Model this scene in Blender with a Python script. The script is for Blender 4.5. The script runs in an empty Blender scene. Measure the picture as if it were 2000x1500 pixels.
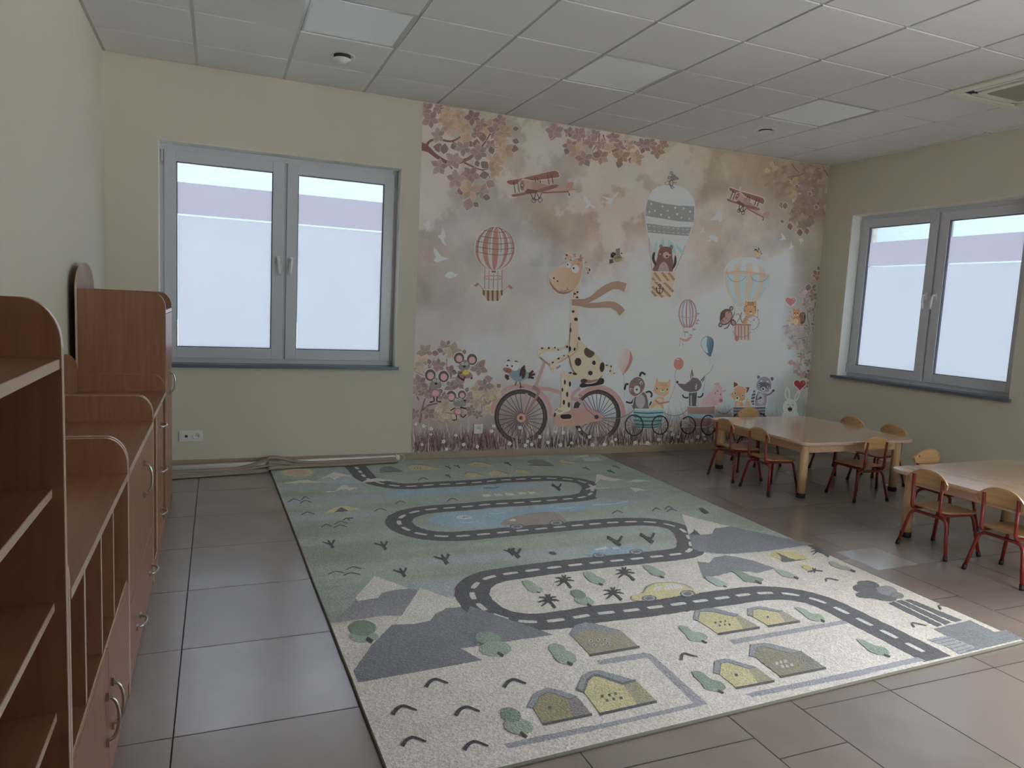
import bpy, bmesh, math, random
from mathutils import Vector, Matrix, noise, geometry
PI = math.pi
SC = bpy.context.scene
COL = SC.collection
random.seed(7)

# ------------------------------------------------------------------ camera
CAM_LOC = Vector((0.7458, -5.9084, 1.3721))
CAM_ROT = (math.radians(83.6996), math.radians(-2.8831), math.radians(-22.2050))
FPX = 1398.86
cam_d = bpy.data.cameras.new('camera')
cam = bpy.data.objects.new('camera', cam_d)
COL.objects.link(cam)
cam.location = CAM_LOC
cam.rotation_mode = 'XYZ'
cam.rotation_euler = CAM_ROT
cam_d.sensor_width = 36.0
cam_d.lens = 36.0 * FPX / 2000.0
cam_d.clip_start = 0.02
SC.camera = cam

# ------------------------------------------------------------------ view, sky
SC.view_settings.view_transform = 'Standard'
SC.view_settings.look = 'None'
SC.view_settings.gamma = 1.0
SC.view_settings.use_curve_mapping = False
SC.view_settings.exposure = 0.0
SC.cycles.max_bounces = 14
SC.cycles.diffuse_bounces = 8
SC.cycles.glossy_bounces = 4
SC.cycles.transmission_bounces = 8
SC.cycles.transparent_max_bounces = 16
SC.cycles.sample_clamp_indirect = 6.0
SC.cycles.caustics_reflective = False
SC.cycles.caustics_refractive = False

SKY_GAIN = 50.0
world = bpy.data.worlds.new('daylight')
SC.world = world
world.use_nodes = True
nt = world.node_tree
nt.nodes.clear()
w_out = nt.nodes.new('ShaderNodeOutputWorld')
w_bg = nt.nodes.new('ShaderNodeBackground')
w_geo = nt.nodes.new('ShaderNodeTexCoord')
w_sep = nt.nodes.new('ShaderNodeSeparateXYZ')
w_ramp = nt.nodes.new('ShaderNodeValToRGB')
nt.links.new(w_geo.outputs['Generated'], w_sep.inputs[0])
nt.links.new(w_sep.outputs['Z'], w_ramp.inputs[0])
cr = w_ramp.color_ramp      # bright overcast sky, dimmer and bluer towards the horizon
cr.elements[0].position = 0.0
cr.elements[0].color = (0.150, 0.180, 0.188, 1)
cr.elements[1].position = 1.0
cr.elements[1].color = (1.0, 0.945, 0.97, 1)
for pos_, col_ in ((0.24, (0.20, 0.22, 0.225, 1)), (0.5, (0.78, 0.755, 0.785, 1))):
    e_ = cr.elements.new(pos_); e_.color = col_
nt.links.new(w_ramp.outputs['Color'], w_bg.inputs['Color'])
w_bg.inputs['Strength'].default_value = SKY_GAIN
nt.links.new(w_bg.outputs[0], w_out.inputs[0])

# room dimensions (metres): x along the mural wall, y away from it towards the viewer, z up
RX, RY, RH = 6.670, -7.4, 2.976
WIN1 = (0.345, 2.130)            # back wall window opening in x
WIN2 = (-2.120, -0.365)          # right wall window opening in y
ADDED_WIN3 = (-6.40, -3.60)          # unseen glazing added further along the right wall to brighten the room
ADDED_WIN4 = (3.00, 5.60)              # unseen glazing added in the wall behind the viewer to brighten the room
WZ0, WZ1 = 0.805, 2.430

# daylight portals at the openings (they only guide the sky sampling)
def portal(name, loc, rot, sx, sy):
    d = bpy.data.lights.new(name, 'AREA')
    d.shape = 'RECTANGLE'; d.size = sx; d.size_y = sy
    d.cycles.is_portal = True
    o = bpy.data.objects.new(name, d); COL.objects.link(o)
    o.location = loc; o.rotation_euler = rot
portal('daylight_portal', (RX + 0.36, (ADDED_WIN3[0]+ADDED_WIN3[1])/2, (WZ0+WZ1)/2), (0, math.radians(90), 0), WZ1-WZ0, ADDED_WIN3[1]-ADDED_WIN3[0])
portal('daylight_portal', ((ADDED_WIN4[0]+ADDED_WIN4[1])/2, RY-0.36, (WZ0+WZ1)/2), (math.radians(90), 0, 0), ADDED_WIN4[1]-ADDED_WIN4[0], WZ1-WZ0)

# ------------------------------------------------------------------ materials
def lin(c):
    """sRGB 0-255 -> linear"""
    r = []
    for v in c:
        v = v/255.0
        r.append(v/12.92 if v <= 0.04045 else ((v+0.055)/1.055)**2.4)
    return tuple(r)

def mat(name, color, rough=0.5, metal=0.0, spec=0.5, noise_scale=None, noise_amt=0.0, bump=0.0, bump_scale=None, coat=0.0, stretch=None):
    m = bpy.data.materials.new(name)
    m.use_nodes = True
    t = m.node_tree; b = t.nodes['Principled BSDF']
    b.inputs['Roughness'].default_value = rough
    b.inputs['Metallic'].default_value = metal
    b.inputs['Specular IOR Level'].default_value = spec
    if coat: 
        b.inputs['Coat Weight'].default_value = coat
        b.inputs['Coat Roughness'].default_value = 0.14
    c4 = (*color, 1.0)
    b.inputs['Base Color'].default_value = c4
    if noise_scale:
        tc = t.nodes.new('ShaderNodeTexCoord')
        mp = t.nodes.new('ShaderNodeMapping')
        if stretch: mp.inputs['Scale'].default_value = stretch
        t.links.new(tc.outputs['Object'], mp.inputs[0])
        nz = t.nodes.new('ShaderNodeTexNoise')
        nz.inputs['Scale'].default_value = noise_scale
        nz.inputs['Detail'].default_value = 5
        t.links.new(mp.outputs[0], nz.inputs['Vector'])
        mx = t.nodes.new('ShaderNodeMix'); mx.data_type = 'RGBA'
        mx.inputs['A'].default_value = (*[max(0, x*(1-noise_amt)) for x in color], 1)
        mx.inputs['B'].default_value = (*[min(1, x*(1+noise_amt)) for x in color], 1)
        t.links.new(nz.outputs['Fac'], mx.inputs['Factor'])
        t.links.new(mx.outputs['Result'], b.inputs['Base Color'])
        if bump:
            nb = nz
            if bump_scale:
                nb = t.nodes.new('ShaderNodeTexNoise')
                nb.inputs['Scale'].default_value = bump_scale
                nb.inputs['Detail'].default_value = 4
                t.links.new(tc.outputs['Object'], nb.inputs['Vector'])
            bp = t.nodes.new('ShaderNodeBump')
            bp.inputs['Strength'].default_value = bump
            bp.inputs['Distance'].default_value = 0.004
            t.links.new(nb.outputs['Fac'], bp.inputs['Height'])
            t.links.new(bp.outputs[0], b.inputs['Normal'])
    return m

M_wall = mat('cream_wall_paint', lin((209, 203, 187)), 0.75, noise_scale=90, noise_amt=0.02, bump=0.05, bump_scale=260)
M_ceil = mat('mineral_ceiling_tile', lin((222, 223, 220)), 0.9, noise_scale=240, noise_amt=0.035, bump=0.08)
M_tbar = mat('white_ceiling_grid', lin((200, 203, 200)), 0.16, spec=0.8, noise_scale=30, noise_amt=0.01)
M_base = mat('beige_ceramic_skirting', lin((168, 150, 132)), 0.35, noise_scale=14, noise_amt=0.08)
M_pvc = mat('white_window_pvc', lin((200, 201, 208)), 0.3, noise_scale=20, noise_amt=0.01)
M_reveal = mat('brightened_window_reveal', lin((240, 242, 234)), 0.7, noise_scale=60, noise_amt=0.01)  # white reveal paint, also standing in for window light falling on it
M_gasket = mat('grey_rubber_gasket', lin((96, 98, 108)), 0.6, noise_scale=40, noise_amt=0.05)
M_sill = mat('slate_grey_sill', lin((98, 104, 118)), 0.35, noise_scale=60, noise_amt=0.1)
M_black = mat('black_rubber', lin((22, 21, 22)), 0.6, noise_scale=60, noise_amt=0.1)
M_white = mat('white_plastic', lin((226, 226, 222)), 0.35, noise_scale=30, noise_amt=0.01)
M_dark = mat('dark_slot', lin((40, 38, 34)), 0.7, noise_scale=50, noise_amt=0.1)
M_nickel = mat('satin_nickel', lin((188, 182, 172)), 0.28, metal=1.0, noise_scale=80, noise_amt=0.03)
M_red = mat('red_tube_paint', lin((120, 36, 29)), 0.35, noise_scale=40, noise_amt=0.05)

def wood(name, c1, c2, axis, rough=0.3, scale=5.0, coat=0.0):
    m = bpy.data.materials.new(name); m.use_nodes = True
    t = m.node_tree; b = t.nodes['Principled BSDF']
    tc = t.nodes.new('ShaderNodeTexCoord'); mp = t.nodes.new('ShaderNodeMapping')
    s = [scale*7]*3; s[axis] = scale*0.45
    mp.inputs['Scale'].default_value = s
    t.links.new(tc.outputs['Object'], mp.inputs[0])
    nz = t.nodes.new('ShaderNodeTexNoise'); nz.inputs['Scale'].default_value = 1.0
    nz.inputs['Detail'].default_value = 6; nz.inputs['Roughness'].default_value = 0.62
    nz.inputs['Distortion'].default_value = 0.5
    t.links.new(mp.outputs[0], nz.inputs['Vector'])
    rp = t.nodes.new('ShaderNodeValToRGB')
    rp.color_ramp.elements[0].position = 0.3; rp.color_ramp.elements[0].color = (*c2, 1)
    rp.color_ramp.elements[1].position = 0.68; rp.color_ramp.elements[1].color = (*c1, 1)
    t.links.new(nz.outputs['Fac'], rp.inputs[0])
    t.links.new(rp.outputs['Color'], b.inputs['Base Color'])
    b.inputs['Roughness'].default_value = rough
    if coat:
        b.inputs['Coat Weight'].default_value = coat; b.inputs['Coat Roughness'].default_value = 0.14; b.inputs['Coat IOR'].default_value = 1.75
    return m
BE1, BE2 = lin((150, 106, 82)), lin((130, 87, 66))
M_beech = wood('beech_laminate', BE1, BE2, 2, 0.33)
M_beech_y = wood('beech_laminate_flat', BE1, BE2, 1, 0.33)
M_edge = mat('beech_edge_band', lin((200, 172, 154)), 0.2, noise_scale=20, noise_amt=0.05)
M_table = wood('pale_beech_top', lin((222, 186, 157)), lin((208, 170, 141)), 1, 0.22, 6, coat=1.0)
M_tleg = wood('pale_beech_leg', lin((208, 176, 138)), lin((190, 155, 116)), 2, 0.45, 8)
M_ply = wood('honey_plywood', lin((192, 154, 108)), lin((174, 136, 92)), 1, 0.35, 8)
M_seat = wood('brown_plywood_seat', lin((170, 132, 92)), lin((150, 112, 76)), 0, 0.3, 8, coat=0.2)
M_fabric = mat('taupe_blind_fabric', lin((156, 142, 132)), 0.85, noise_scale=70, noise_amt=0.12, bump=0.15)

def glass_mat(name, tint):
    m = bpy.data.materials.new(name); m.use_nodes = True
    t = m.node_tree; t.nodes.clear()
    o = t.nodes.new('ShaderNodeOutputMaterial'); mx = t.nodes.new('ShaderNodeMixShader')
    tr = t.nodes.new('ShaderNodeBsdfTransparent'); gl = t.nodes.new('ShaderNodeBsdfGlossy')
    fr = t.nodes.new('ShaderNodeFresnel'); fr.inputs['IOR'].default_value = 1.45
    gl.inputs['Roughness'].default_value = 0.02
    tr.inputs['Color'].default_value = (*tint, 1)
    t.links.new(fr.outputs[0], mx.inputs[0]); t.links.new(tr.outputs[0], mx.inputs[1]); t.links.new(gl.outputs[0], mx.inputs[2])
    t.links.new(mx.outputs[0], o.inputs[0])
    return m
def film_mat(name, col, col2):
    """frosted privacy film: passes daylight only as scattered light"""
    m = bpy.data.materials.new(name); m.use_nodes = True
    t = m.node_tree; t.nodes.clear()
    o = t.nodes.new('ShaderNodeOutputMaterial'); mx = t.nodes.new('ShaderNodeMixShader')
    tl = t.nodes.new('ShaderNodeBsdfTranslucent'); df = t.nodes.new('ShaderNodeBsdfDiffuse')
    tc = t.nodes.new('ShaderNodeTexCoord'); nz = t.nodes.new('ShaderNodeTexNoise')
    nz.inputs['Scale'].default_value = 1.6
    t.links.new(tc.outputs['Object'], nz.inputs['Vector'])
    m2 = t.nodes.new('ShaderNodeMix'); m2.data_type = 'RGBA'
    m2.inputs['A'].default_value = (*col, 1); m2.inputs['B'].default_value = (*col2, 1)
    t.links.new(nz.outputs['Fac'], m2.inputs['Factor'])
    t.links.new(m2.outputs['Result'], tl.inputs['Color'])
    df.inputs['Color'].default_value = (0.7, 0.72, 0.75, 1)
    mx.inputs[0].default_value = 0.12
    t.links.new(tl.outputs[0], mx.inputs[1]); t.links.new(df.outputs[0], mx.inputs[2])
    t.links.new(mx.outputs[0], o.inputs[0])
    return m
M_glass = glass_mat('sky_dimming_glass', (0.318, 0.341, 0.361))  # panes tinted dark to bring the boosted sky down to its visible brightness
M_clear = glass_mat('clear_glass', (0.94, 0.96, 0.95))
M_film = film_mat('frosted_film', (0.90, 0.90, 0.93), (0.94, 0.95, 0.95))
M_film2 = film_mat('frosted_film_grey', (0.83, 0.79, 0.84), (0.85, 0.82, 0.85))

# ------------------------------------------------------------------ mesh helpers
def box(bm, x0, x1, y0, y1, z0, z1, mi=0):
    vs = [bm.verts.new(p) for p in ((x0,y0,z0),(x1,y0,z0),(x1,y1,z0),(x0,y1,z0),(x0,y0,z1),(x1,y0,z1),(x1,y1,z1),(x0,y1,z1))]
    fs = []
    for q in ((0,3,2,1),(4,5,6,7),(0,1,5,4),(1,2,6,5),(2,3,7,6),(3,0,4,7)):
        f = bm.faces.new([vs[i] for i in q]); f.material_index = mi; fs.append(f)
    return fs

def prism(bm, outline, to3, t0, t1, mi=0, rim=None, smooth_rim=False):
    """outline: 2D points; to3(u, v, t) -> 3D; extruded from t0 to t1"""
    a = [bm.verts.new(to3(u, v, t0)) for u, v in outline]
    b = [bm.verts.new(to3(u, v, t1)) for u, v in outline]
    f = bm.faces.new(a); f.material_index = mi
    f = bm.faces.new(list(reversed(b))); f.material_index = mi
    n = len(a)
    for i in range(n):
        f = bm.faces.new((a[i], b[i], b[(i+1) % n], a[(i+1) % n]))
        f.material_index = mi if rim is None else rim
        f.smooth = smooth_rim
    return a, b

def tube(bm, pts, r, seg=10, caps=True, mi=0, r_end=None):
    pts = [Vector(p) for p in pts]
    rings = []
    n = len(pts)
    up = None
    for i, p in enumerate(pts):
        d = (pts[min(i+1, n-1)] - pts[max(i-1, 0)]).normalized()
        if up is None:
            up = d.orthogonal().normalized()
        else:
            up = (up - d*up.dot(d))
            up = up.normalized() if up.length > 1e-6 else d.orthogonal().normalized()
        s = d.cross(up)
        rr = r if r_end is None else r + (r_end-r)*i/(n-1)
        rings.append([bm.verts.new(p + (up*math.cos(2*PI*k/seg) + s*math.sin(2*PI*k/seg))*rr) for k in range(seg)])
    for i in range(n-1):
        for k in range(seg):
            f = bm.faces.new((rings[i][k], rings[i][(k+1) % seg], rings[i+1][(k+1) % seg], rings[i+1][k]))
            f.smooth = True; f.material_index = mi
    if caps:
        f = bm.faces.new(list(reversed(rings[0]))); f.material_index = mi
        f = bm.faces.new(rings[-1]); f.material_index = mi

def lathe(bm, prof, c=(0,0,0), seg=24, mi=0):
    """prof: (radius, z) list"""
    rings = []
    for r, z in prof:
        if r < 1e-6:
            rings.append([bm.verts.new((c[0], c[1], c[2]+z))])
        else:
            rings.append([bm.verts.new((c[0]+r*math.cos(2*PI*k/seg), c[1]+r*math.sin(2*PI*k/seg), c[2]+z)) for k in range(seg)])
    for a, b in zip(rings, rings[1:]):
        for k in range(seg):
            k2 = (k+1) % seg
            if len(a) == 1 and len(b) == 1: continue
            if len(a) == 1: f = bm.faces.new((a[0], b[k2], b[k]))
            elif len(b) == 1: f = bm.faces.new((a[k], a[k2], b[0]))
            else: f = bm.faces.new((a[k], a[k2], b[k2], b[k]))
            f.smooth = True; f.material_index = mi

def fillet(pts, rad, seg=5):
    """round the inner corners of a 3D polyline"""
    pts = [Vector(p) for p in pts]
    out = [pts[0]]
    for i in range(1, len(pts)-1):
        p, a, b = pts[i], pts[i-1], pts[i+1]
        da, db = (a-p), (b-p)
        r = min(rad, da.length*0.45, db.length*0.45)
        s, e = p + da.normalized()*r, p + db.normalized()*r
        for k in range(seg+1):
            t = k/seg
            out.append(s*(1-t)**2 + p*2*t*(1-t) + e*t*t)
    out.append(pts[-1])
    return out

def obj(name, bm, mats, parent=None, bevel=0.0, bseg=2, fix=True):
    if fix:
        bmesh.ops.recalc_face_normals(bm, faces=bm.faces)
    if bevel > 0:
        es = [e for e in bm.edges if len(e.link_faces) == 2 and e.calc_face_angle(0) > 0.6]
        bmesh.ops.bevel(bm, geom=es, offset=bevel, segments=bseg, affect='EDGES', profile=0.6, clamp_overlap=True)
    me = bpy.data.meshes.new(name)
    bm.to_mesh(me); bm.free()
    for m in (mats if isinstance(mats, (list, tuple)) else [mats]):
        me.materials.append(m)
    o = bpy.data.objects.new(name, me)
    COL.objects.link(o)
    if parent is not None:
        o.parent = parent
    return o

def boxobj(name, b, m, parent=None, bevel=0.0, bseg=2):
    bm = bmesh.new(); box(bm, *b)
    return obj(name, bm, m, parent, bevel, bseg)

def thing(name, label, cat, loc=(0, 0, 0), rz=0.0, group=None):
    o = bpy.data.objects.new(name, None)
    COL.objects.link(o)
    o.empty_display_size = 0.1
    o.location = loc; o.rotation_euler = (0, 0, rz)
    o['label'] = label; o['category'] = cat
    if group: o['group'] = group
    return o
def tag(o, label, cat, group=None):
    o['label'] = label; o['category'] = cat
    if group: o['group'] = group
    return o
def struct(o, label=None):
    o['kind'] = 'structure'
    if label: o['label'] = label
    return o
def copy_thing(src, loc, rz, label, group=None):
    r = src.copy(); COL.objects.link(r)
    r.location = loc; r.rotation_euler = (0, 0, rz); r['label'] = label
    if group: r['group'] = group
    for ch in list(src.children):
        c = ch.copy(); COL.objects.link(c); c.parent = r
        for g in list(ch.children):
            d = g.copy(); COL.objects.link(d); d.parent = c
    return r

# ------------------------------------------------------------------ room shell
T = 0.36
def wall_with_holes(name, axis, face, out, span, holes):
    """wall slab; axis 'x' = runs along x at y=face, axis 'y' = runs along y at x=face; out = signed thickness"""
    bm = bmesh.new()
    def b(s0, s1, z0, z1):
        if s1-s0 < 1e-6 or z1-z0 < 1e-6: return
        f0, f1 = sorted((face, face+out))
        if axis == 'x': box(bm, s0, s1, f0, f1, z0, z1)
        else: box(bm, f0, f1, s0, s1, z0, z1)
    cur = span[0]
    for (h0, h1, z0, z1) in holes:
        b(cur, h0, -0.05, RH+0.1)
        b(h0, h1, -0.05, z0); b(h0, h1, z1, RH+0.1)
        cur = h1
    b(cur, span[1], -0.05, RH+0.1)
    o = obj(name, bm, M_wall)
    return struct(o)
wall_with_holes('wall_back', 'x', 0.0, T, (-T, RX+T), [(WIN1[0], WIN1[1], WZ0, WZ1)])
wall_with_holes('wall_right', 'y', RX, T, (RY, 0.0), [(ADDED_WIN3[0], ADDED_WIN3[1], WZ0, WZ1), (WIN2[0], WIN2[1], WZ0+0.012, WZ1+0.012)])
wall_with_holes('wall_left', 'y', 0.0, -T, (RY, 0.0), [])
wall_with_holes('wall_front', 'x', RY, -T, (-T, RX+T), [(ADDED_WIN4[0], ADDED_WIN4[1], WZ0, WZ1)])

# floor: ceramic tiles with grout gaps, one mesh
def tile_mat():
    m = bpy.data.materials.new('beige_floor_tile'); m.use_nodes = True
    t = m.node_tree; b = t.nodes['Principled BSDF']
    at = t.nodes.new('ShaderNodeAttribute'); at.attribute_name = 'tone'
    tc = t.nodes.new('ShaderNodeTexCoord')
    nz = t.nodes.new('ShaderNodeTexNoise'); nz.inputs['Scale'].default_value = 3.5; nz.inputs['Detail'].default_value = 7
    t.links.new(tc.outputs['Object'], nz.inputs['Vector'])
    mx = t.nodes.new('ShaderNodeMix'); mx.data_type = 'RGBA'; mx.blend_type = 'MULTIPLY'
    mx.inputs['Factor'].default_value = 1.0
    rp = t.nodes.new('ShaderNodeValToRGB')
    rp.color_ramp.elements[0].position = 0.3; rp.color_ramp.elements[0].color = (0.86, 0.85, 0.84, 1)
    rp.color_ramp.elements[1].position = 0.7; rp.color_ramp.elements[1].color = (1, 1, 1, 1)
    t.links.new(nz.outputs['Fac'], rp.inputs[0])
    t.links.new(at.outputs['Color'], mx.inputs['A']); t.links.new(rp.outputs['Color'], mx.inputs['B'])
    t.links.new(mx.outputs['Result'], b.inputs['Base Color'])
    t.links.new(at.outputs['Alpha'], b.inputs['Roughness'])
    b.inputs['IOR'].default_value = 2.5
    return m
M_tile = tile_mat()
M_grout = mat('grey_grout', lin((66, 59, 55)), 0.9, noise_scale=60, noise_amt=0.1)
def build_floor():
    P = 0.5863
    cols = [-0.0, 0.040, 0.626, 1.212, 1.797, 2.383, 2.670, 3.100, 3.687, 4.280, 4.866, 5.452, 6.040, RX]
    phase = {2.383: -4.304, 2.670: -4.105, 3.100: -4.105, 3.687: -4.105, 4.280: -3.118, 4.866: -3.118, 1.797: -4.190, 5.452: -2.726, 6.040: -2.726}
    bm = bmesh.new()
    lay = bm.loops.layers.float_color.new('tone')
    g = 0.0024
    rnd = random.Random(3)
    base = lin((144, 133, 126))
    for i in range(len(cols)-1):
        x0, x1 = cols[i], cols[i+1]
        ph = phase.get(x0, -1.867)
        k0 = math.floor((RY-ph)/P)
        y = ph + k0*P
        while y < 0:
            a, b_ = max(y, RY), min(y+P, 0.0)
            if b_-a > 0.004:
                v = 1 + rnd.uniform(-0.06, 0.05)
                c = [q*v for q in base]
                rough = 0.27 + rnd.uniform(-0.04, 0.04)
                f = bm.faces.new([bm.verts.new((p, q, 0.0)) for p, q in ((x0+g, a+g), (x1-g, a+g), (x1-g, b_-g), (x0+g, b_-g))])
                for l in f.loops: l[lay] = (*c, rough)
            y += P
    # one small glossier tile, its window reflection painted as paler colour, between the rug and the near table
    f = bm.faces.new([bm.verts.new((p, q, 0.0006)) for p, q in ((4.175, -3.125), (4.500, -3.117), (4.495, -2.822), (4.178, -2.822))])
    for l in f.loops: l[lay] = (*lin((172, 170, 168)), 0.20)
    bmesh.ops.recalc_face_normals(bm, faces=bm.faces)
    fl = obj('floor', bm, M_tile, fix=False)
    struct(fl)
    gb = bmesh.new(); box(gb, -T, RX+T, RY-T, T, -0.08, -0.0008)
    struct(obj('floor_bed', gb, M_grout, fl))
build_floor()

# ceiling: suspended mineral tiles on a T-bar grid
def build_ceiling():
    xs = [0.6*i for i in range(0, 12)]+[RX]
    ys = [0.0]+[-0.514-0.6*i for i in range(0, 12)]
    ys = [y for y in ys if y > RY+0.05]+[RY]
    bm = bmesh.new(); box(bm, -T, RX+T, RY-T, T, RH+0.020, RH+0.12)
    m = 0.0105
    LED = {(2, 2), (5, 2), (8, 2)}
    for i in range(len(xs)-1):
        for j in range(len(ys)-1):
            if (i, j) in LED: continue
            x0 = xs[i]+(m if i else 0.022); x1 = xs[i+1]-(m if i < len(xs)-2 else 0.022)
            y1 = ys[j]-(m if j else 0.022); y0 = ys[j+1]+(m if j < len(ys)-2 else 0.022)
            if x1-x0 > 0.02: box(bm, x0, x1, y0, y1, RH, RH+0.021)
    ce = struct(obj('ceiling', bm, M_ceil))
    bm = bmesh.new(); w = 0.012
    for x in xs[1:-1]: box(bm, x-w, x+w, RY, 0, RH+0.0065, RH+0.019)
    for y in ys[1:-1]: box(bm, 0, RX, y-w, y+w, RH+0.0067, RH+0.0189)
    struct(obj('ceiling_grid', bm, M_tbar, ce))
    bm = bmesh.new(); w = 0.023
    box(bm, 0, RX, -w, 0, RH+0.0055, RH+0.019); box(bm, 0, w, RY, -w, RH+0.0055, RH+0.019)
    box(bm, RX-w, RX, RY, -w, RH+0.0055, RH+0.019)
    struct(obj('ceiling_edge_angle', bm, M_tbar, ce))
build_ceiling()

# skirting
def skirting(name, axis, face, d, s0, s1, joints):
    bm = bmesh.new()
    cur = s0
    for j in joints+[s1]:
        a, b_ = cur+0.001, j-0.001
        if axis == 'x': box(bm, a, b_, min(face, face+d), max(face, face+d), 0.001, 0.0695)
        else: box(bm, min(face, face+d), max(face, face+d), a, b_, 0.001, 0.0695)
        cur = j
    return struct(obj(name, bm, M_base, bevel=0.0012))
skirting('baseboard_back', 'x', 0.0, -0.009, 0.0, RX, [0.3+0.586*i for i in range(11)])
skirting('baseboard_right', 'y', RX, -0.009, RY, -0.012, [RY+0.4+0.586*i for i in range(12)])
skirting('baseboard_left', 'y', 0.0, 0.009, RY, -0.012, [RY+0.4+0.586*i for i in range(12)])

# ------------------------------------------------------------------ windows (built in a local frame: u along the wall, d into the wall, z up)
def build_window(name, n_sash, u0, u1, z0, z1, to, handles, film, label):
    """to(u, d, z) -> world"""
    bm = bmesh.new()
    def bx(bm, a, b_, d0, d1, e, f, mi=0):
        n0 = len(bm.verts)
        fs = box(bm, a, b_, d0, d1, e, f, mi)
        return fs
    def fin(nm, bm, m, parent=None, bevel=0.0):
        for v in bm.verts: v.co = to(*v.co)
        return struct(obj(nm, bm, m, parent, bevel))
    D0, D1 = 0.118, 0.188
    fw = 0.042
    # fixed outer frame
    bx(bm, u0, u0+fw, D0+0.010, D1, z0, z1); bx(bm, u1-fw, u1, D0+0.010, D1, z0, z1)
    bx(bm, u0+fw, u1-fw, D0+0.010, D1, z1-fw-0.005, z1); bx(bm, u0+fw, u1-fw, D0+0.010, D1, z0, z0+fw+0.004)
    fr = fin(name, bm, M_pvc, None, 0.003)
    fr['label'] = label
    bm = bmesh.new(); e = 0.0015
    bx(bm, u0, u0+e, -0.0003, D0+0.01, z0+0.001, z1); bx(bm, u1-e, u1, -0.0003, D0+0.01, z0+0.001, z1); bx(bm, u0+e, u1-e, -0.0003, D0+0.01, z1-e, z1)
    fin('reveal', bm, M_reveal, fr)
    um = (u0+u1)/2
    if n_sash == 2:
        bm = bmesh.new(); bx(bm, um-0.03, um+0.03, D0+0.014, D1, z0+fw, z1-fw)
        fin('mullion', bm, M_pvc, fr)
    edges = [u0+0.030, um-0.012, um+0.012, u1-0.030] if n_sash == 2 else None
    if edges is None:
        n = n_sash; w = (u1-u0-0.06)/n
        edges = []
        for i in range(n): edges += [u0+0.03+i*w+0.006, u0+0.03+(i+1)*w-0.006]
    for i in range(n_sash):
        a, b_ = edges[2*i], edges[2*i+1]
        s0, s1 = z0+0.038, z1-0.040
        sw = 0.083
        bm = bmesh.new()
        bx(bm, a, a+sw, D0-0.004, D1-0.01, s0, s1); bx(bm, b_-sw, b_, D0-0.004, D1-0.01, s0, s1)
        bx(bm, a+sw, b_-sw, D0-0.004, D1-0.01, s0, s0+sw); bx(bm, a+sw, b_-sw, D0-0.004, D1-0.01, s1-sw, s1)
        sa = fin('sash', bm, M_pvc, fr, 0.003)
        ga, gb, g0, g1 = a+sw, b_-sw, s0+sw, s1-sw
        bm = bmesh.new(); t = 0.006
        bx(bm, ga, ga+t, D0+0.006, D0+0.03, g0, g1); bx(bm, gb-t, gb, D0+0.006, D0+0.03, g0, g1)
        bx(bm, ga, gb, D0+0.006, D0+0.03, g0, g0+t); bx(bm, ga, gb, D0+0.006, D0+0.03, g1-t, g1)
        fin('gasket', bm, M_gasket, sa)
        bm = bmesh.new(); bx(bm, ga-0.005, gb+0.005, D0+0.028, D0+0.034, g0-0.005, g1+0.005)
        pn = fin('pane', bm, M_glass if film else M_clear, sa)
        if film:
            fa, fb = ga+0.0095, gb-0.006
            bm = bmesh.new(); bx(bm, fa, fb, D0+0.0262, D0+0.0272, g0+0.004, z0+1.112)
            fin('frosted_film', bm, M_film, sa)
            bm = bmesh.new(); bx(bm, fa-0.008, fb, D0+0.0262, D0+0.0272, z0+1.124, z0+1.357)
            fin('frosted_strip', bm, M_film2, sa)
        # hinge covers on the outer stile
        he = a-0.012 if i == 0 else b_+0.012
        bm = bmesh.new()
        for zc in (s1-0.05, s0+0.05):
            bx(bm, he-0.008, he+0.008, D0-0.010, D0+0.008, zc-0.045, zc+0.045)
        fin('hinge', bm, M_pvc, sa, 0.004)
        if handles:
            hu = b_-0.036 if i == 0 else a+0.036
            zc = z0+0.825
            sgn = -1 if i == 0 else 1
            bm = bmesh.new()
            bx(bm, hu-0.014, hu+0.014, D0-0.016, D0-0.004, zc-0.035, zc+0.035)
            h = fin('handle', bm, M_white, sa, 0.006)
            bm = bmesh.new()
            tube(bm, fillet([(hu, D0-0.012, zc+0.008), (hu, D0-0.052, zc+0.008), (hu-sgn*0.004, D0-0.056, zc-0.06), (hu-sgn*0.010, D0-0.052, zc-0.115)], 0.022), 0.0095, 10)
            fin('lever', bm, M_white, h)
    return fr
TO1 = lambda u, d, z: Vector((u, d, z))
TO2 = lambda u, d, z: Vector((RX+d, -u, z))
build_window('window_1', 2, WIN1[0], WIN1[1], WZ0, WZ1, TO1, True, True, 'white two-leaf window with frosted film beside the mural')
build_window('window_2', 2, -WIN2[1], -WIN2[0], WZ0+0.012, WZ1+0.012, TO2, True, True, 'white two-leaf window with frosted film above the tables')
build_window('added_window_3', 3, -ADDED_WIN3[1], -ADDED_WIN3[0], WZ0, WZ1, TO2, False, False, 'unseen plain glazing added further along the same wall to light the room')
TO4 = lambda u, d, z: Vector((-u, RY-d, z))
build_window('added_window_4', 2, -ADDED_WIN4[1], -ADDED_WIN4[0], WZ0, WZ1, TO4, False, False, 'unseen plain glazing added behind the viewer to light the room')
def sill(name, u0, u1, z, to):
    bm = bmesh.new(); box(bm, u0-0.045, u1+0.018, -0.045, 0.12, z-0.026, z-0.001)
    for v in bm.verts: v.co = to(*v.co)
    return struct(obj(name, bm, M_sill, None, 0.003))
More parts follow.
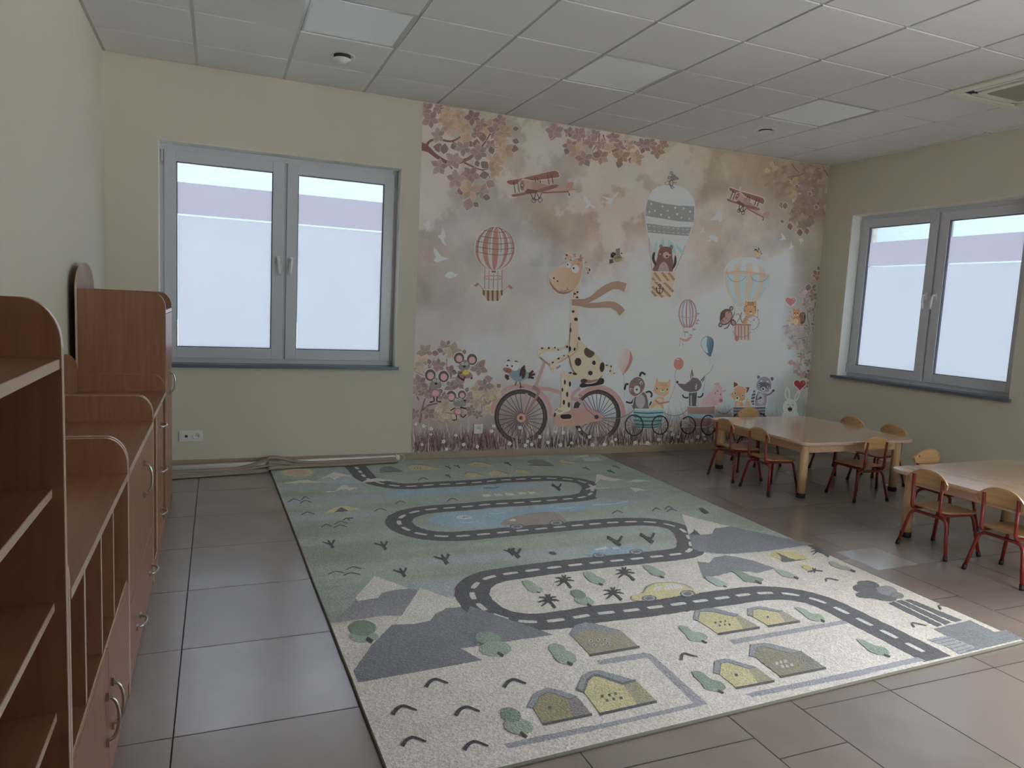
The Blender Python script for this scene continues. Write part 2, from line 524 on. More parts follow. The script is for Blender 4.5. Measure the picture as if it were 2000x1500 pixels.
# sill boards sit in the opening and project a little over the wall
def sill_full(name, u0, u1, z, to):
    bm = bmesh.new()
    box(bm, u0+0.001, u1-0.001, -0.001, 0.125, z-0.024, z+0.0005)
    box(bm, u0-0.045, u1+0.020, -0.040, -0.001, z-0.024, z+0.0005)
    for v in bm.verts: v.co = to(*v.co)
    return struct(obj(name, bm, M_sill, None, 0.0))
sill_full('trim_1', WIN1[0], WIN1[1], WZ0+0.002, TO1)
sill_full('trim_2', -WIN2[1], -WIN2[0], WZ0+0.014, TO2)
# ground outdoors
bm = bmesh.new(); box(bm, -30, 40, -40, 40, -0.6, -0.45)
M_out = mat('outdoor_paving', lin((204, 206, 208)), 0.9, noise_scale=1.5, noise_amt=0.1)
struct(obj('ground', bm, M_out))

# ------------------------------------------------------------------ cabinets along the left wall
XB, XF = 0.050, 0.478        # back and front planes of the units
TH = 0.018
def xz_prism(bm, outline, y0, y1, mi=0, rim=None):
    prism(bm, outline, lambda u, v, t: (u, t, v), y0, y1, mi, rim, False)
def yz_prism(bm, outline, x0, x1, mi=0, rim=None):
    prism(bm, outline, lambda u, v, t: (t, u, v), x0, x1, mi, rim, False)
def side_panel(parent, y0, y1, ztop, z0=0.0, xf=XF, rx=0.066, rz=0.09):
    out = [(XB, z0), (xf, z0)]
    n = 10
    for i in range(n+1):
        a = PI/2*i/n
        out.append((xf-rx+rx*math.cos(a), ztop-rz+rz*math.sin(a)))
    out.append((XB, ztop))
    bm = bmesh.new(); xz_prism(bm, out, y0, y1, 0, 1)
    return obj('side_panel', bm, [M_beech, M_edge], parent, 0.0012, 1)
def board(name, parent, x0, x1, y0, y1, z0, z1, front=True, m=None):
    """horizontal board with a lighter edge band on the front"""
    bm = bmesh.new()
    fs = box(bm, x0, x1, y0, y1, z0, z1)
    if front: fs[3].material_index = 1
    return obj(name, bm, [m or M_beech_y, M_edge], parent, 0.0012, 1)
def front_panel(name, parent, y0, y1, z0, z1, xf=XF, th=TH):
    bm = bmesh.new()
    box(bm, xf-th, xf, y0, y1, z0, z1)
    for f in bm.faces:
        if abs(f.normal.x) < 0.5: f.material_index = 1
    bm.normal_update()
    for f in bm.faces:
        f.material_index = 0 if abs(f.normal.x) > 0.5 else 1
    return obj(name, bm, [M_beech, M_edge], parent, 0.0012, 1)
def bow_handle(parent, y, z, vertical, L=0.128, dpt=0.030):
    bm = bmesh.new()
    n = 14
    pts = []
    for i in range(n+1):
        t = -1+2*i/n
        a, d = t*L/2, dpt*math.sqrt(max(0.0, 1-t*t))**0.9
        pts.append((XF+0.001+d, y, z+a) if vertical else (XF+0.001+d, y+a, z))
    tube(bm, pts, 0.0052, 8)
    for s in (-1, 1):
        c = Vector((XF+0.004, y, z+s*L/2)) if vertical else Vector((XF+0.004, y+s*L/2, z))
        hx, hy, hz = (0.0035, 0.0075, 0.012) if vertical else (0.0035, 0.012, 0.0075)
        box(bm, c.x-hx, c.x+hx, c.y-hy, c.y+hy, c.z-hz, c.z+hz)
    return obj('handle', bm, M_nickel, parent)
def back_panel(parent, y0, y1, ztop, arch=0.0):
    out = [(y0, 0.0), (y1, 0.0), (y1, ztop)]
    if arch:
        yc, hw = (y0+y1)/2, (y1-y0)/2
        for i in range(1, 20):
            a = PI*i/20
            out.append((yc+hw*math.cos(a), ztop+arch*math.sin(a)))
    out.append((y0, ztop))
    bm = bmesh.new(); yz_prism(bm, out, XB-0.012, XB-0.0003, 0, 1)
    return obj('back_panel', bm, [M_beech, M_edge], parent, 0.001, 1)

def unit_root(name, label, y0, y1, cat):
    return thing(name, label, cat, (0, 0, 0))

def finish_unit(root, y0, y1):
    """put the empty at the base centre of its unit, keeping the parts where they are"""
    c = Vector(((XB+XF)/2, (y0+y1)/2, 0))
    for ch in root.children:
        ch.location = ch.location - c
    root.location = c

# open bookcase nearest the viewer
y0, y1 = -5.245, -4.340
r = unit_root('open_bookcase', 'tall open beech bookcase with shelves, the unit furthest from the window', y0, y1, 'bookcase')
side_panel(r, y1-TH, y1, 1.342); side_panel(r, y0, y0+TH, 1.342)
board('top_panel', r, XB, XF-0.004, y0+TH, y1-TH, 1.210, 1.230)
for z in (0.965, 0.740, 0.515, 0.290):
    board('shelf', r, XB, XF-0.020, y0+TH, y1-TH, z, z+TH)
board('bottom_panel', r, XB, XF-0.004, y0+TH, y1-TH, 0.060, 0.078)
front_panel('plinth', r, y0+TH, y1-TH, 0.0, 0.060, XF-0.012)
back_panel(r, y0, y1, 1.342, 0.14)
finish_unit(r, y0, y1)

# low cabinet with four open slots over two doors
y0, y1 = -4.337, -3.312
r = unit_root('slotted_cabinet', 'low beech cabinet with upright open slots above two doors', y0, y1, 'cabinet')
side_panel(r, y1-TH, y1, 0.882); side_panel(r, y0, y0+TH, 0.882)
board('top_panel', r, XB, XF+0.002, y0+TH, y1-TH, 0.745, 0.766)
for y in (-4.100, -3.850, -3.615):
    bm = bmesh.new(); fs = box(bm, XB, XF-0.008, y-0.009, y+0.009, 0.406, 0.745)
    fs[3].material_index = 1
    obj('divider', bm, [M_beech, M_edge], r, 0.001, 1)
board('slot_floor', r, XB, XF-0.006, y0+TH, y1-TH, 0.390, 0.406)
board('bottom_panel', r, XB, XF-0.022, y0+TH, y1-TH, 0.052, 0.068)
ym = -3.815
d1 = front_panel('door', r, y0+TH+0.002, ym-0.002, 0.052, 0.400); bow_handle(d1, ym-0.045, 0.225, True)
d2 = front_panel('door', r, ym+0.002, y1-TH-0.002, 0.052, 0.400); bow_handle(d2, ym+0.055, 0.215, True)
front_panel('plinth', r, y0+TH, y1-TH, 0.0, 0.047, XF-0.004)
back_panel(r, y0, y1, 0.882, 0.13)
finish_unit(r, y0, y1)

# low cabinet with a wide door over a wide drawer
y0, y1 = -3.309, -2.322
r = unit_root('drawer_cabinet', 'low beech cabinet with one wide upper door above a wide bottom drawer', y0, y1, 'cabinet')
side_panel(r, y1-TH, y1, 0.884); side_panel(r, y0, y0+TH, 0.884)
board('top_panel', r, XB, XF+0.002, y0+TH, y1-TH, 0.748, 0.770)
board('middle_shelf', r, XB, XF-0.022, y0+TH, y1-TH, 0.292, 0.308)
board('bottom_panel', r, XB, XF-0.022, y0+TH, y1-TH, 0.030, 0.046)
d = front_panel('door', r, y0+TH+0.002, y1-TH-0.002, 0.306, 0.744); bow_handle(d, -2.785, 0.612, True)
d = front_panel('drawer', r, y0+TH+0.002, y1-TH-0.002, 0.030, 0.300)
bow_handle(d, -3.045, 0.135, False, 0.105); bow_handle(d, -2.510, 0.135, False, 0.105)
front_panel('plinth', r, y0+TH, y1-TH, 0.0, 0.026, XF-0.004)
back_panel(r, y0, y1, 0.884, 0.13)
finish_unit(r, y0, y1)

# low cabinet with a drawer column between two open niches
y0, y1 = -2.319, -1.452
r = unit_root('niche_cabinet', 'low beech cabinet with a drawer column between two narrow open niches', y0, y1, 'cabinet')
side_panel(r, y1-TH, y1, 0.886); side_panel(r, y0, y0+TH, 0.886)
board('top_panel', r, XB, XF+0.002, y0+TH, y1-TH, 0.768, 0.790)
ya, yb = -2.085, -1.690
for y in (ya-0.009, yb+0.009):
    bm = bmesh.new(); fs = box(bm, XB, XF-0.004, y-0.009, y+0.009, 0.078, 0.768); fs[3].material_index = 1
    obj('divider', bm, [M_beech, M_edge], r, 0.001, 1)
board('bottom_panel', r, XB, XF-0.004, y0+TH, y1-TH, 0.060, 0.078)
for z0, z1 in ((0.530, 0.764), (0.306, 0.526), (0.082, 0.302)):
    d = front_panel('drawer', r, ya+0.002, yb-0.002, z0, z1)
    bow_handle(d, (ya+yb)/2, z0+0.60*(z1-z0), False, 0.105)
front_panel('plinth', r, y0+TH, y1-TH, 0.0, 0.058, XF-0.004)
back_panel(r, y0, y1, 0.886, 0.135)
finish_unit(r, y0, y1)

# tall narrow cupboard in the corner
y0, y1 = -1.449, -0.868
r = unit_root('tall_cupboard', 'tall narrow beech cupboard with rounded backboard, nearest the window', y0, y1, 'cupboard')
side_panel(r, y1-TH, y1, 1.343); side_panel(r, y0, y0+TH, 1.343)
board('top_panel', r, XB, XF, y0+TH, y1-TH, 1.226, 1.246)
board('bottom_panel', r, XB, XF-0.022, y0+TH, y1-TH, 0.062, 0.080)
for z in (0.42, 0.80): board('shelf', r, XB, XF-0.03, y0+TH, y1-TH, z, z+0.016)
d = front_panel('door', r, y0+TH+0.002, y1-TH-0.002, 0.062, 1.222); bow_handle(d, -1.105, 0.800, True)
front_panel('plinth', r, y0+TH, y1-TH, 0.0, 0.058, XF-0.006)
back_panel(r, y0, y1, 1.343, 0.145)
finish_unit(r, y0, y1)

# ------------------------------------------------------------------ children's tables
def rounded_rect(hx, hy, rad, seg=8):
    out = []
    for cx, cy, a0 in ((hx-rad, hy-rad, 0), (-hx+rad, hy-rad, 90), (-hx+rad, -hy+rad, 180), (hx-rad, -hy+rad, 270)):
        for i in range(seg+1):
            a = math.radians(a0+90*i/seg)
            out.append((cx+rad*math.cos(a), cy+rad*math.sin(a)))
    return out
def make_table(label, loc):
    t = thing('nursery_table', label, 'table', loc, 0, 'pale beech nursery tables')
    bm = bmesh.new()
    prism(bm, rounded_rect(0.588, 0.600, 0.085), lambda u, v, q: (u, v, q), 0.424, 0.448, 0, 1, True)
    obj('tabletop', bm, [M_table, M_edge], t, 0.003, 2)
    L = 0.493
    for (a, b_, nx) in ((-L+0.03, L-0.03, True),):
        for s in (-1, 1):
            bm = bmesh.new(); box(bm, a, b_, s*L-0.010, s*L+0.010, 0.350, 0.4238)
            obj('apron', bm, M_table, t, 0.002, 1)
            bm = bmesh.new(); box(bm, s*L-0.010, s*L+0.010, a, b_, 0.350, 0.4238)
            obj('apron', bm, M_table, t, 0.002, 1)
    for sx in (-1, 1):
        for sy in (-1, 1):
            bm = bmesh.new()
            lathe(bm, [(0, 0.4238), (0.034, 0.4238), (0.034, 0.40), (0.033, 0.18), (0.031, 0.032), (0.0, 0.032)], (sx*L, sy*L, 0), 20)
            lg = obj('leg', bm, M_tleg, t)
            bm = bmesh.new()
            lathe(bm, [(0, 0.034), (0.0335, 0.034), (0.0345, 0.030), (0.0345, 0.002), (0.033, 0.0), (0, 0.0)], (sx*L, sy*L, 0), 20)
            obj('foot', bm, M_black, lg)
    return t
make_table('square pale beech nursery table near the mural, six chairs around it', (5.440, -1.250, 0))
t2 = make_table('square pale beech nursery table reflecting the window glare, cut by the picture edge', (5.402, -3.192, 0))

for ch in t2.children:
    if ch.name.startswith('tabletop'): ch.rotation_euler = (0, math.radians(-0.5), 0)   # top tilted slightly so that it catches the window glare
# ------------------------------------------------------------------ children's chairs (front towards +x in the local frame)
CH_GROUP = 'small red-framed nursery chairs'
def make_chair(loc, rz, label):
    c = thing('nursery_chair', label, 'chair', loc, rz, CH_GROUP)
    R = 0.0098
    # seat: thin shaped plywood
    hx, hy = 0.148, 0.132
    out = []
    for u, v in rounded_rect(hx, hy, 0.055, 6): out.append((u, v*(0.92 if u < 0 else 1.0)))
    bm = bmesh.new(); prism(bm, out, lambda u, v, q: (u+0.004, v, q+0.010*(u/hx)**2*(1 if u < 0 else -0.6)), 0.2625, 0.2725, 0, 0, True)
    obj('seat', bm, M_seat, c, 0.002, 2)
    # backrest: curved plywood, arched top
    n, m = 16, 7
    bm = bmesh.new()
    grid = {}
    for side in (0, 1):
        for i in range(n+1):
            s = -1+2*i/n
            top = 0.512-0.062*abs(s)**2.6
            bot = 0.405+0.014*abs(s)**4
            for j in range(m+1):
                q = j/m
                z = bot+(top-bot)*q
                y = s*(0.134-0.010*(1-q)*abs(s))
                x = -0.150 + 0.016*s*s*-1 + 0.016 - 0.010*(q) + (0.0045 if side else -0.0045)
                grid[side, i, j] = bm.verts.new((x-0.004, y, z))
    for i in range(n):
        for j in range(m):
            f = bm.faces.new([grid[1, i, j], grid[1, i+1, j], grid[1, i+1, j+1], grid[1, i, j+1]]); f.smooth = True
            f = bm.faces.new([grid[0, i, j], grid[0, i, j+1], grid[0, i+1, j+1], grid[0, i+1, j]]); f.smooth = True
    for i in range(n):
        for j in (0, m):
            q = [grid[0, i, j], grid[0, i+1, j], grid[1, i+1, j], grid[1, i, j]]
            bm.faces.new(q if j == 0 else q[::-1])
    for j in range(m):
        for i in (0, n):
            q = [grid[0, i, j], grid[1, i, j], grid[1, i, j+1], grid[0, i, j+1]]
            bm.faces.new(q if i == 0 else q[::-1])
    obj('backrest', bm, M_ply, c)
    # back uprights running into the seat rails and down as front legs
    for s in (-1, 1):
        bm = bmesh.new()
        pts = fillet([(-0.158, s*0.094, 0.470), (-0.150, s*0.094, 0.253), (0.118, s*0.108, 0.250), (0.152, s*0.150, 0.012)], 0.032, 6)
        tube(bm, pts, R, 10)
        l = obj('front_leg', bm, M_red, c)
        bm = bmesh.new(); d = (Vector((0.152, s*0.150, 0.012))-Vector((0.118, s*0.108, 0.250))).normalized()
        tube(bm, [Vector((0.152, s*0.150, 0.012))-d*0.018, Vector((0.152, s*0.150, 0.012)), Vector((0.1535, s*0.152, 0.0))], 0.0122, 10)
        obj('foot_cap', bm, M_black, l)
    # rear legs: one bent tube under the seat
    bm = bmesh.new()
    tube(bm, fillet([(-0.152, -0.160, 0.012), (-0.118, -0.118, 0.235), (-0.118, 0.118, 0.235), (-0.152, 0.160, 0.012)], 0.045, 7), R, 10)
    l = obj('rear_leg_hoop', bm, M_red, c)
    for s in (-1, 1):
        e = Vector((-0.152, s*0.160, 0.012)); d = (e-Vector((-0.118, s*0.118, 0.235))).normalized()
        bm = bmesh.new(); tube(bm, [e-d*0.018, e, e+d*0.0115], 0.0122, 10)
        obj('foot_cap', bm, M_black, l)
    bm = bmesh.new(); tube(bm, [(0.112, -0.105, 0.250), (0.112, 0.105, 0.250)], 0.008, 8)
    obj('crossbar', bm, M_red, c)
    return c
CHAIRS = [
    (4.850, -1.090, 0, 'small red-framed chair, first from the mural on the rug side of the six-chair table'),
    (4.845, -1.510, 0, 'small red-framed chair, second from the mural on the rug side of the six-chair table'),
    (5.428, -1.832, math.radians(86), 'small red-framed chair with its back to the second table, at the six-chair table'),
    (5.469, -0.640, math.radians(-90), 'small red-framed chair between the six-chair table and the mural'),
    (6.010, -1.065, PI, 'small red-framed chair by the window wall, closer to the mural, at the six-chair table'),
    (6.015, -1.500, PI, 'small red-framed chair by the window wall, further from the mural, at the six-chair table'),
    (4.868, -2.962, 0, 'small red-framed chair beside the glaring table, nearer its bright corner'),
    (4.862, -3.404, 0, 'small red-framed chair partly cut off by the picture edge, beside the glaring table'),
    (5.392, -2.590, math.radians(-90), 'small red-framed chair behind the glaring table, facing away from the other table'),
]
for i, (x, y, a, lb) in enumerate(CHAIRS):
    if i == 0: chair0 = make_chair((x, y, 0), a, lb)
    else: copy_thing(chair0, (x, y, 0), a, lb, CH_GROUP)

# ------------------------------------------------------------------ ceiling fittings
# flat unlit lamp panels lying in the grid
M_led = mat('opal_lamp_panel', lin((246, 252, 252)), 0.6, noise_scale=20, noise_amt=0.005)
for i, (x, lb) in enumerate(((1.5, 'flat square ceiling lamp panel above the plain wall window'), (3.3, 'flat square ceiling lamp panel in the middle of its row'),
                             (5.1, 'flat square ceiling lamp panel towards the window wall'))):
    yc = -1.414
    t = thing('lamp_panel', lb, 'ceiling light', (x, yc, RH+0.004), 0, 'flat square ceiling lamp panels')
    bm = bmesh.new(); w = 0.287
    box(bm, -w, w, -w, -w+0.012, -0.0005, 0.006); box(bm, -w, w, w-0.012, w, -0.0005, 0.006)
    box(bm, -w, -w+0.012, -w+0.012, w-0.012, -0.0005, 0.006); box(bm, w-0.012, w, -w+0.012, w-0.012, -0.0005, 0.006)
    obj('frame', bm, M_tbar, t)
    bm = bmesh.new(); box(bm, -w+0.012, w-0.012, -w+0.012, w-0.012, 0.001, 0.006)
    obj('diffuser', bm, M_led, t)
def vent(x, y, label, drop):
    t = thing('ceiling_vent', label, 'air vent', (x, y, RH+0.0058), 0, 'round air valves in the ceiling')
    bm = bmesh.new()
    lathe(bm, [(0.058, -0.0005), (0.060, -0.006), (0.078, -0.009), (0.088, -0.006), (0.092, 0.0)], (0, 0, 0), 36)
    obj('rim', bm, M_white, t)
    h = -0.027 if drop else -0.016
    bm = bmesh.new(); lathe(bm, [(0.056, -0.0004), (0.054, h*0.8), (0.0, h*0.8)], (0, 0, 0), 36)
    obj('throat', bm, M_dark, t)
    bm = bmesh.new()
    if drop:
        lathe(bm, [(0, h+0.004), (0.050, h+0.002), (0.057, h-0.002), (0.050, h-0.010), (0.030, h-0.016), (0.027, h-0.026), (0.0, h-0.027)], (0, 0, 0), 32)
    else:
        lathe(bm, [(0, h+0.004), (0.052, h+0.002), (0.060, h-0.002), (0.050, h-0.008), (0.0, h-0.011)], (0, 0, 0), 32)
    obj('valve_disc', bm, M_white, t)
vent(1.511, -0.800, 'round white ceiling air valve with a dropped disc, above the plain wall window', True)
vent(5.110, -0.800, 'round white ceiling air valve with a flush disc, above the mural', False)

# air conditioning cassette in the ceiling
t = thing('air_conditioner', 'square white ceiling air conditioner with a brown mesh grille', 'air conditioner', (5.705, -2.614, RH), 0)
M_ac = mat('warm_white_plastic', lin((226, 222, 206)), 0.32, noise_scale=20, noise_amt=0.01)
hw = 0.345
bm = bmesh.new()
zs = -0.020
box(bm, -hw, hw, -hw, -0.275, zs, -0.0012); box(bm, -hw, hw, 0.275, hw, zs, -0.0012)
box(bm, -hw, -0.275, -0.275, 0.275, zs, -0.0012); box(bm, 0.275, hw, -0.275, 0.275, zs, -0.0012)
obj('casing', bm, M_ac, t, 0.008, 3)
bm = bmesh.new(); prism(bm, rounded_rect(0.272, 0.272, 0.03), lambda u, v, q: (u, v, q), -0.008, -0.0012)
obj('air_slot', bm, M_dark, t)
for k in range(4):
    bm = bmesh.new()
    prism(bm, rounded_rect(0.200, 0.0145, 0.013), lambda u, v, q: (u, v+0.248, q), -0.019, -0.011)
    o = obj('air_flap', bm, M_ac, t, 0.002, 1); o.rotation_euler = (0, 0, k*PI/2)
bm = bmesh.new()
prism(bm, rounded_rect(0.222, 0.222, 0.05), lambda u, v, q: (u, v, q), -0.028, -0.0085)
obj('grille_frame', bm, M_ac, t, 0.006, 2)
def mesh_mat():
    m = bpy.data.materials.new('brown_mesh_grille'); m.use_nodes = True
    n = m.node_tree; b = n.nodes['Principled BSDF']; b.inputs['Roughness'].default_value = 0.6
    tc = n.nodes.new('ShaderNodeTexCoord'); br = n.nodes.new('ShaderNodeTexBrick')
    br.inputs['Scale'].default_value = 30; br.inputs['Mortar Size'].default_value = 0.12
    br.inputs['Color1'].default_value = (*lin((96, 80, 62)), 1); br.inputs['Color2'].default_value = (*lin((104, 88, 70)), 1)
    br.inputs['Mortar'].default_value = (*lin((150, 140, 118)), 1)
    n.links.new(tc.outputs['Object'], br.inputs['Vector']); n.links.new(br.outputs['Color'], b.inputs['Base Color'])
    return m
bm = bmesh.new(); prism(bm, rounded_rect(0.172, 0.172, 0.02, 3), lambda u, v, q: (u, v, q), -0.0292, -0.0275)
obj('mesh_grille', bm, mesh_mat(), t)

# ------------------------------------------------------------------ wall sockets
def socket_plate(name, x, z, n, label, kinds):
    """white wall plate of n square inserts on the back wall"""
    t = thing(name, label, 'socket', (x, 0.0, z))
    w = 0.081*n
    y = -0.0045 if x > 2.3 else 0.0
    bm = bmesh.new(); box(bm, -w/2-0.002, w/2+0.002, y-0.009, y-0.0002, -0.0425, 0.0425)
    obj('plate', bm, M_white, t, 0.003, 2)
    for i, k in enumerate(kinds):
        cx = -w/2+0.081*(i+0.5)
        if k == 'data':
            bm = bmesh.new(); box(bm, cx-0.028, cx+0.028, y-0.012, y-0.009, -0.028, 0.028)
            fp = obj('data_insert', bm, M_white, t, 0.002, 1)
            bm = bmesh.new(); box(bm, cx-0.001, cx+0.017, y-0.0128, y-0.0118, -0.010, 0.008)
            obj('port', bm, M_black, fp)
        else:
            bm = bmesh.new()
            prof = [(0.029, -0.0125), (0.0225, -0.0125), (0.0215, -0.0095), (0.0, -0.0095)]
            rings = []
            outer = [(cx+0.029*sx, y-0.0125, 0.029*sz) for sx, sz in ((-1,-1),(1,-1),(1,1),(-1,1))]
            lathe(bm, [(0.0275, 0.009), (0.0275, 0.0125), (0.0225, 0.0125), (0.0212, 0.0094), (0.0, 0.0094)], (0, 0, 0), 28)
            for v in bm.verts: v.co = Vector((cx+v.co.x, y-v.co.z, v.co.y))
            fp = obj('socket_insert', bm, M_white, t)
            bm = bmesh.new()
            for s in (-1, 1):
                lathe(bm, [(0.0, 0.0097), (0.003, 0.0097), (0.003, 0.0093)], (s*0.0095, 0, 0), 10)
            tube(bm, [(0.0, 0.006, 0.0095), (0.0, 0.010, 0.013)], 0.0022, 8)
            for v in bm.verts: v.co = Vector((cx+v.co.x, y-v.co.z, v.co.y))
            obj('contact', bm, M_dark, fp)
    return t
socket_plate('double_socket', 0.563, 0.255, 2, 'white double wall socket with a black data port under the plain wall window', ('data', 'power'))
socket_plate('single_socket', 2.890, 0.266, 1, 'single white wall socket in the mural grass beside the bicycle wheel', ('power',))
socket_plate('wagon_socket', 5.093, 0.277, 1, 'single white wall socket on the mural over a painted wagon wheel', ('power',))

# ------------------------------------------------------------------ roller blind lying along the foot of the wall
r = thing('roller_blind', 'taken-down roller blind with white rail and taupe fabric lying along the wall', 'roller blind', (0, 0, 0))
A, B = Vector((0.270, -0.176, 0.0)), Vector((2.165, -0.062, 0.0))
d = (B-A); Ln = d.length; d = d.normalized(); nrm = Vector((d.y, -d.x, 0))   # towards the viewer
def bl(s, q, z): return A + d*(s*Ln) + nrm*q + Vector((0, 0, z))
bm = bmesh.new()
sec = []
for i in range(20):
    a = 2*PI*i/20
    sec.append((0.025*math.copysign(abs(math.cos(a))**0.6, math.cos(a)), 0.041+0.024*math.copysign(abs(math.sin(a))**0.6, math.sin(a))))
ra = [bm.verts.new(bl(0, q, z)) for q, z in sec]; rb = [bm.verts.new(bl(0.985, q, z)) for q, z in sec]
for i in range(20):
    f = bm.faces.new((ra[i], ra[(i+1) % 20], rb[(i+1) % 20], rb[i])); f.smooth = True
bm.faces.new(ra); bm.faces.new(rb[::-1])
obj('head_rail', bm, M_white, r)
bm = bmesh.new()
for s0, s1, rr in ((0.986, 0.992, 0.030), (0.992, 1.004, 0.024)):
    tube(bm, [bl(s0, 0, 0.043), bl(s1, 0, 0.043)], rr, 18)
obj('end_cap', bm, M_white, r)
bm = bmesh.new()
pts = [bl(1.0, 0.0, 0.066)] + [bl(1.0+0.028*math.sin(t*PI), -0.01+0.03*t, 0.066+0.012*math.sin(t*PI*2)-0.047*t) for t in [i/12 for i in range(1, 13)]]
tube(bm, pts, 0.0022, 6)
obj('pull_cord', bm, M_white, r)
# fabric: the loose cloth lies in long flat folds over and in front of the rail
def fold_path(s, k):
    ride = math.exp(-((s-0.46)/0.085)**2)
    n = noise.noise(Vector((s*4.5, k*7.3, 1.2)))
    zf = 0.018 if s > 0.440 else 0.001
    if k == 0:      # uppermost fold, rides over the rail in the middle
        q = 0.036+0.012*n-0.040*ride+(0.020*(1-s) if s < 0.45 else 0); z = zf+0.026+0.050*ride+0.004*n
        return q, z, 0.021+0.012*ride, 0.012
    if k == 1:
        q = 0.056+0.05*max(0, 0.45-s)+0.010*n; z = zf+0.015+0.028*ride
        return q, z, 0.024, 0.0105
    if k == 2:
        q = 0.070+0.115*max(0, 0.55-s)+0.008*n; z = zf+0.011+0.006*ride
        return q, z, 0.026, 0.0090
    q = 0.084+0.165*max(0, 0.52-s)+0.012*n; z = zf+0.0075
    return q, z, 0.024 if s < 0.5 else 0.017, 0.0062
NS, NA = 150, 22
bm = bmesh.new()
for k in range(4):
    rings = []
    for i in range(NS+1):
        s = i/NS*0.983
        if k == 3: s = i/NS*0.80
        q, z, hw_, hh = fold_path(s, k)
        hw_ *= 1+0.25*noise.noise(Vector((s*9, k*3.1, 5.0)))
        row = []
        for j in range(NA):
            a = 2*PI*j/NA
            wob = 1+0.22*noise.noise(Vector((s*13, math.cos(a)*1.4+k*5, math.sin(a)*1.4)))
            zz = z+hh*math.sin(a)*wob
            row.append(bm.verts.new(bl(s, q+hw_*math.cos(a)*wob, max(zz, (0.0185 if s > 0.440 else 0.0010)+0.0004*k))))
        rings.append(row)
    for i in range(NS):
        for j in range(NA):
            f = bm.faces.new((rings[i][j], rings[i][(j+1) % NA], rings[i+1][(j+1) % NA], rings[i+1][j])); f.smooth = True
    bm.faces.new(rings[0][::-1]); bm.faces.new(rings[-1])
obj('fabric', bm, M_fabric, r)

# ------------------------------------------------------------------ flat printed / woven artwork
RM = Matrix.Rotation(CAM_ROT[2], 3, 'Z') @ Matrix.Rotation(CAM_ROT[1], 3, 'Y') @ Matrix.Rotation(CAM_ROT[0], 3, 'X')
def on_plane(u, v, axis, val):
    """photo pixel -> point of a room plane (used once, to lay the design out in metres on its wall or floor)"""
    d = RM @ Vector(((u-1000)/FPX, -(v-750)/FPX, -1))
    return CAM_LOC + d*((val-CAM_LOC[axis])/d[axis])

def crom(pts, closed, n=6):
    P = [Vector((p[0], p[1])) for p in pts]
    m = len(P); out = []
    rng = range(m) if closed else range(m-1)
    for i in rng:
        if closed: a, b, c, d = P[(i-1) % m], P[i], P[(i+1) % m], P[(i+2) % m]
        else: a, b, c, d = P[max(i-1, 0)], P[i], P[i+1], P[min(i+2, m-1)]
        for k in range(n):
            t = k/n
            out.append(0.5*((2*b)+(-a+c)*t+(2*a-5*b+4*c-d)*t*t+(-a+3*b-3*c+d)*t**3))
    if not closed: out.append(P[-1])
    return out

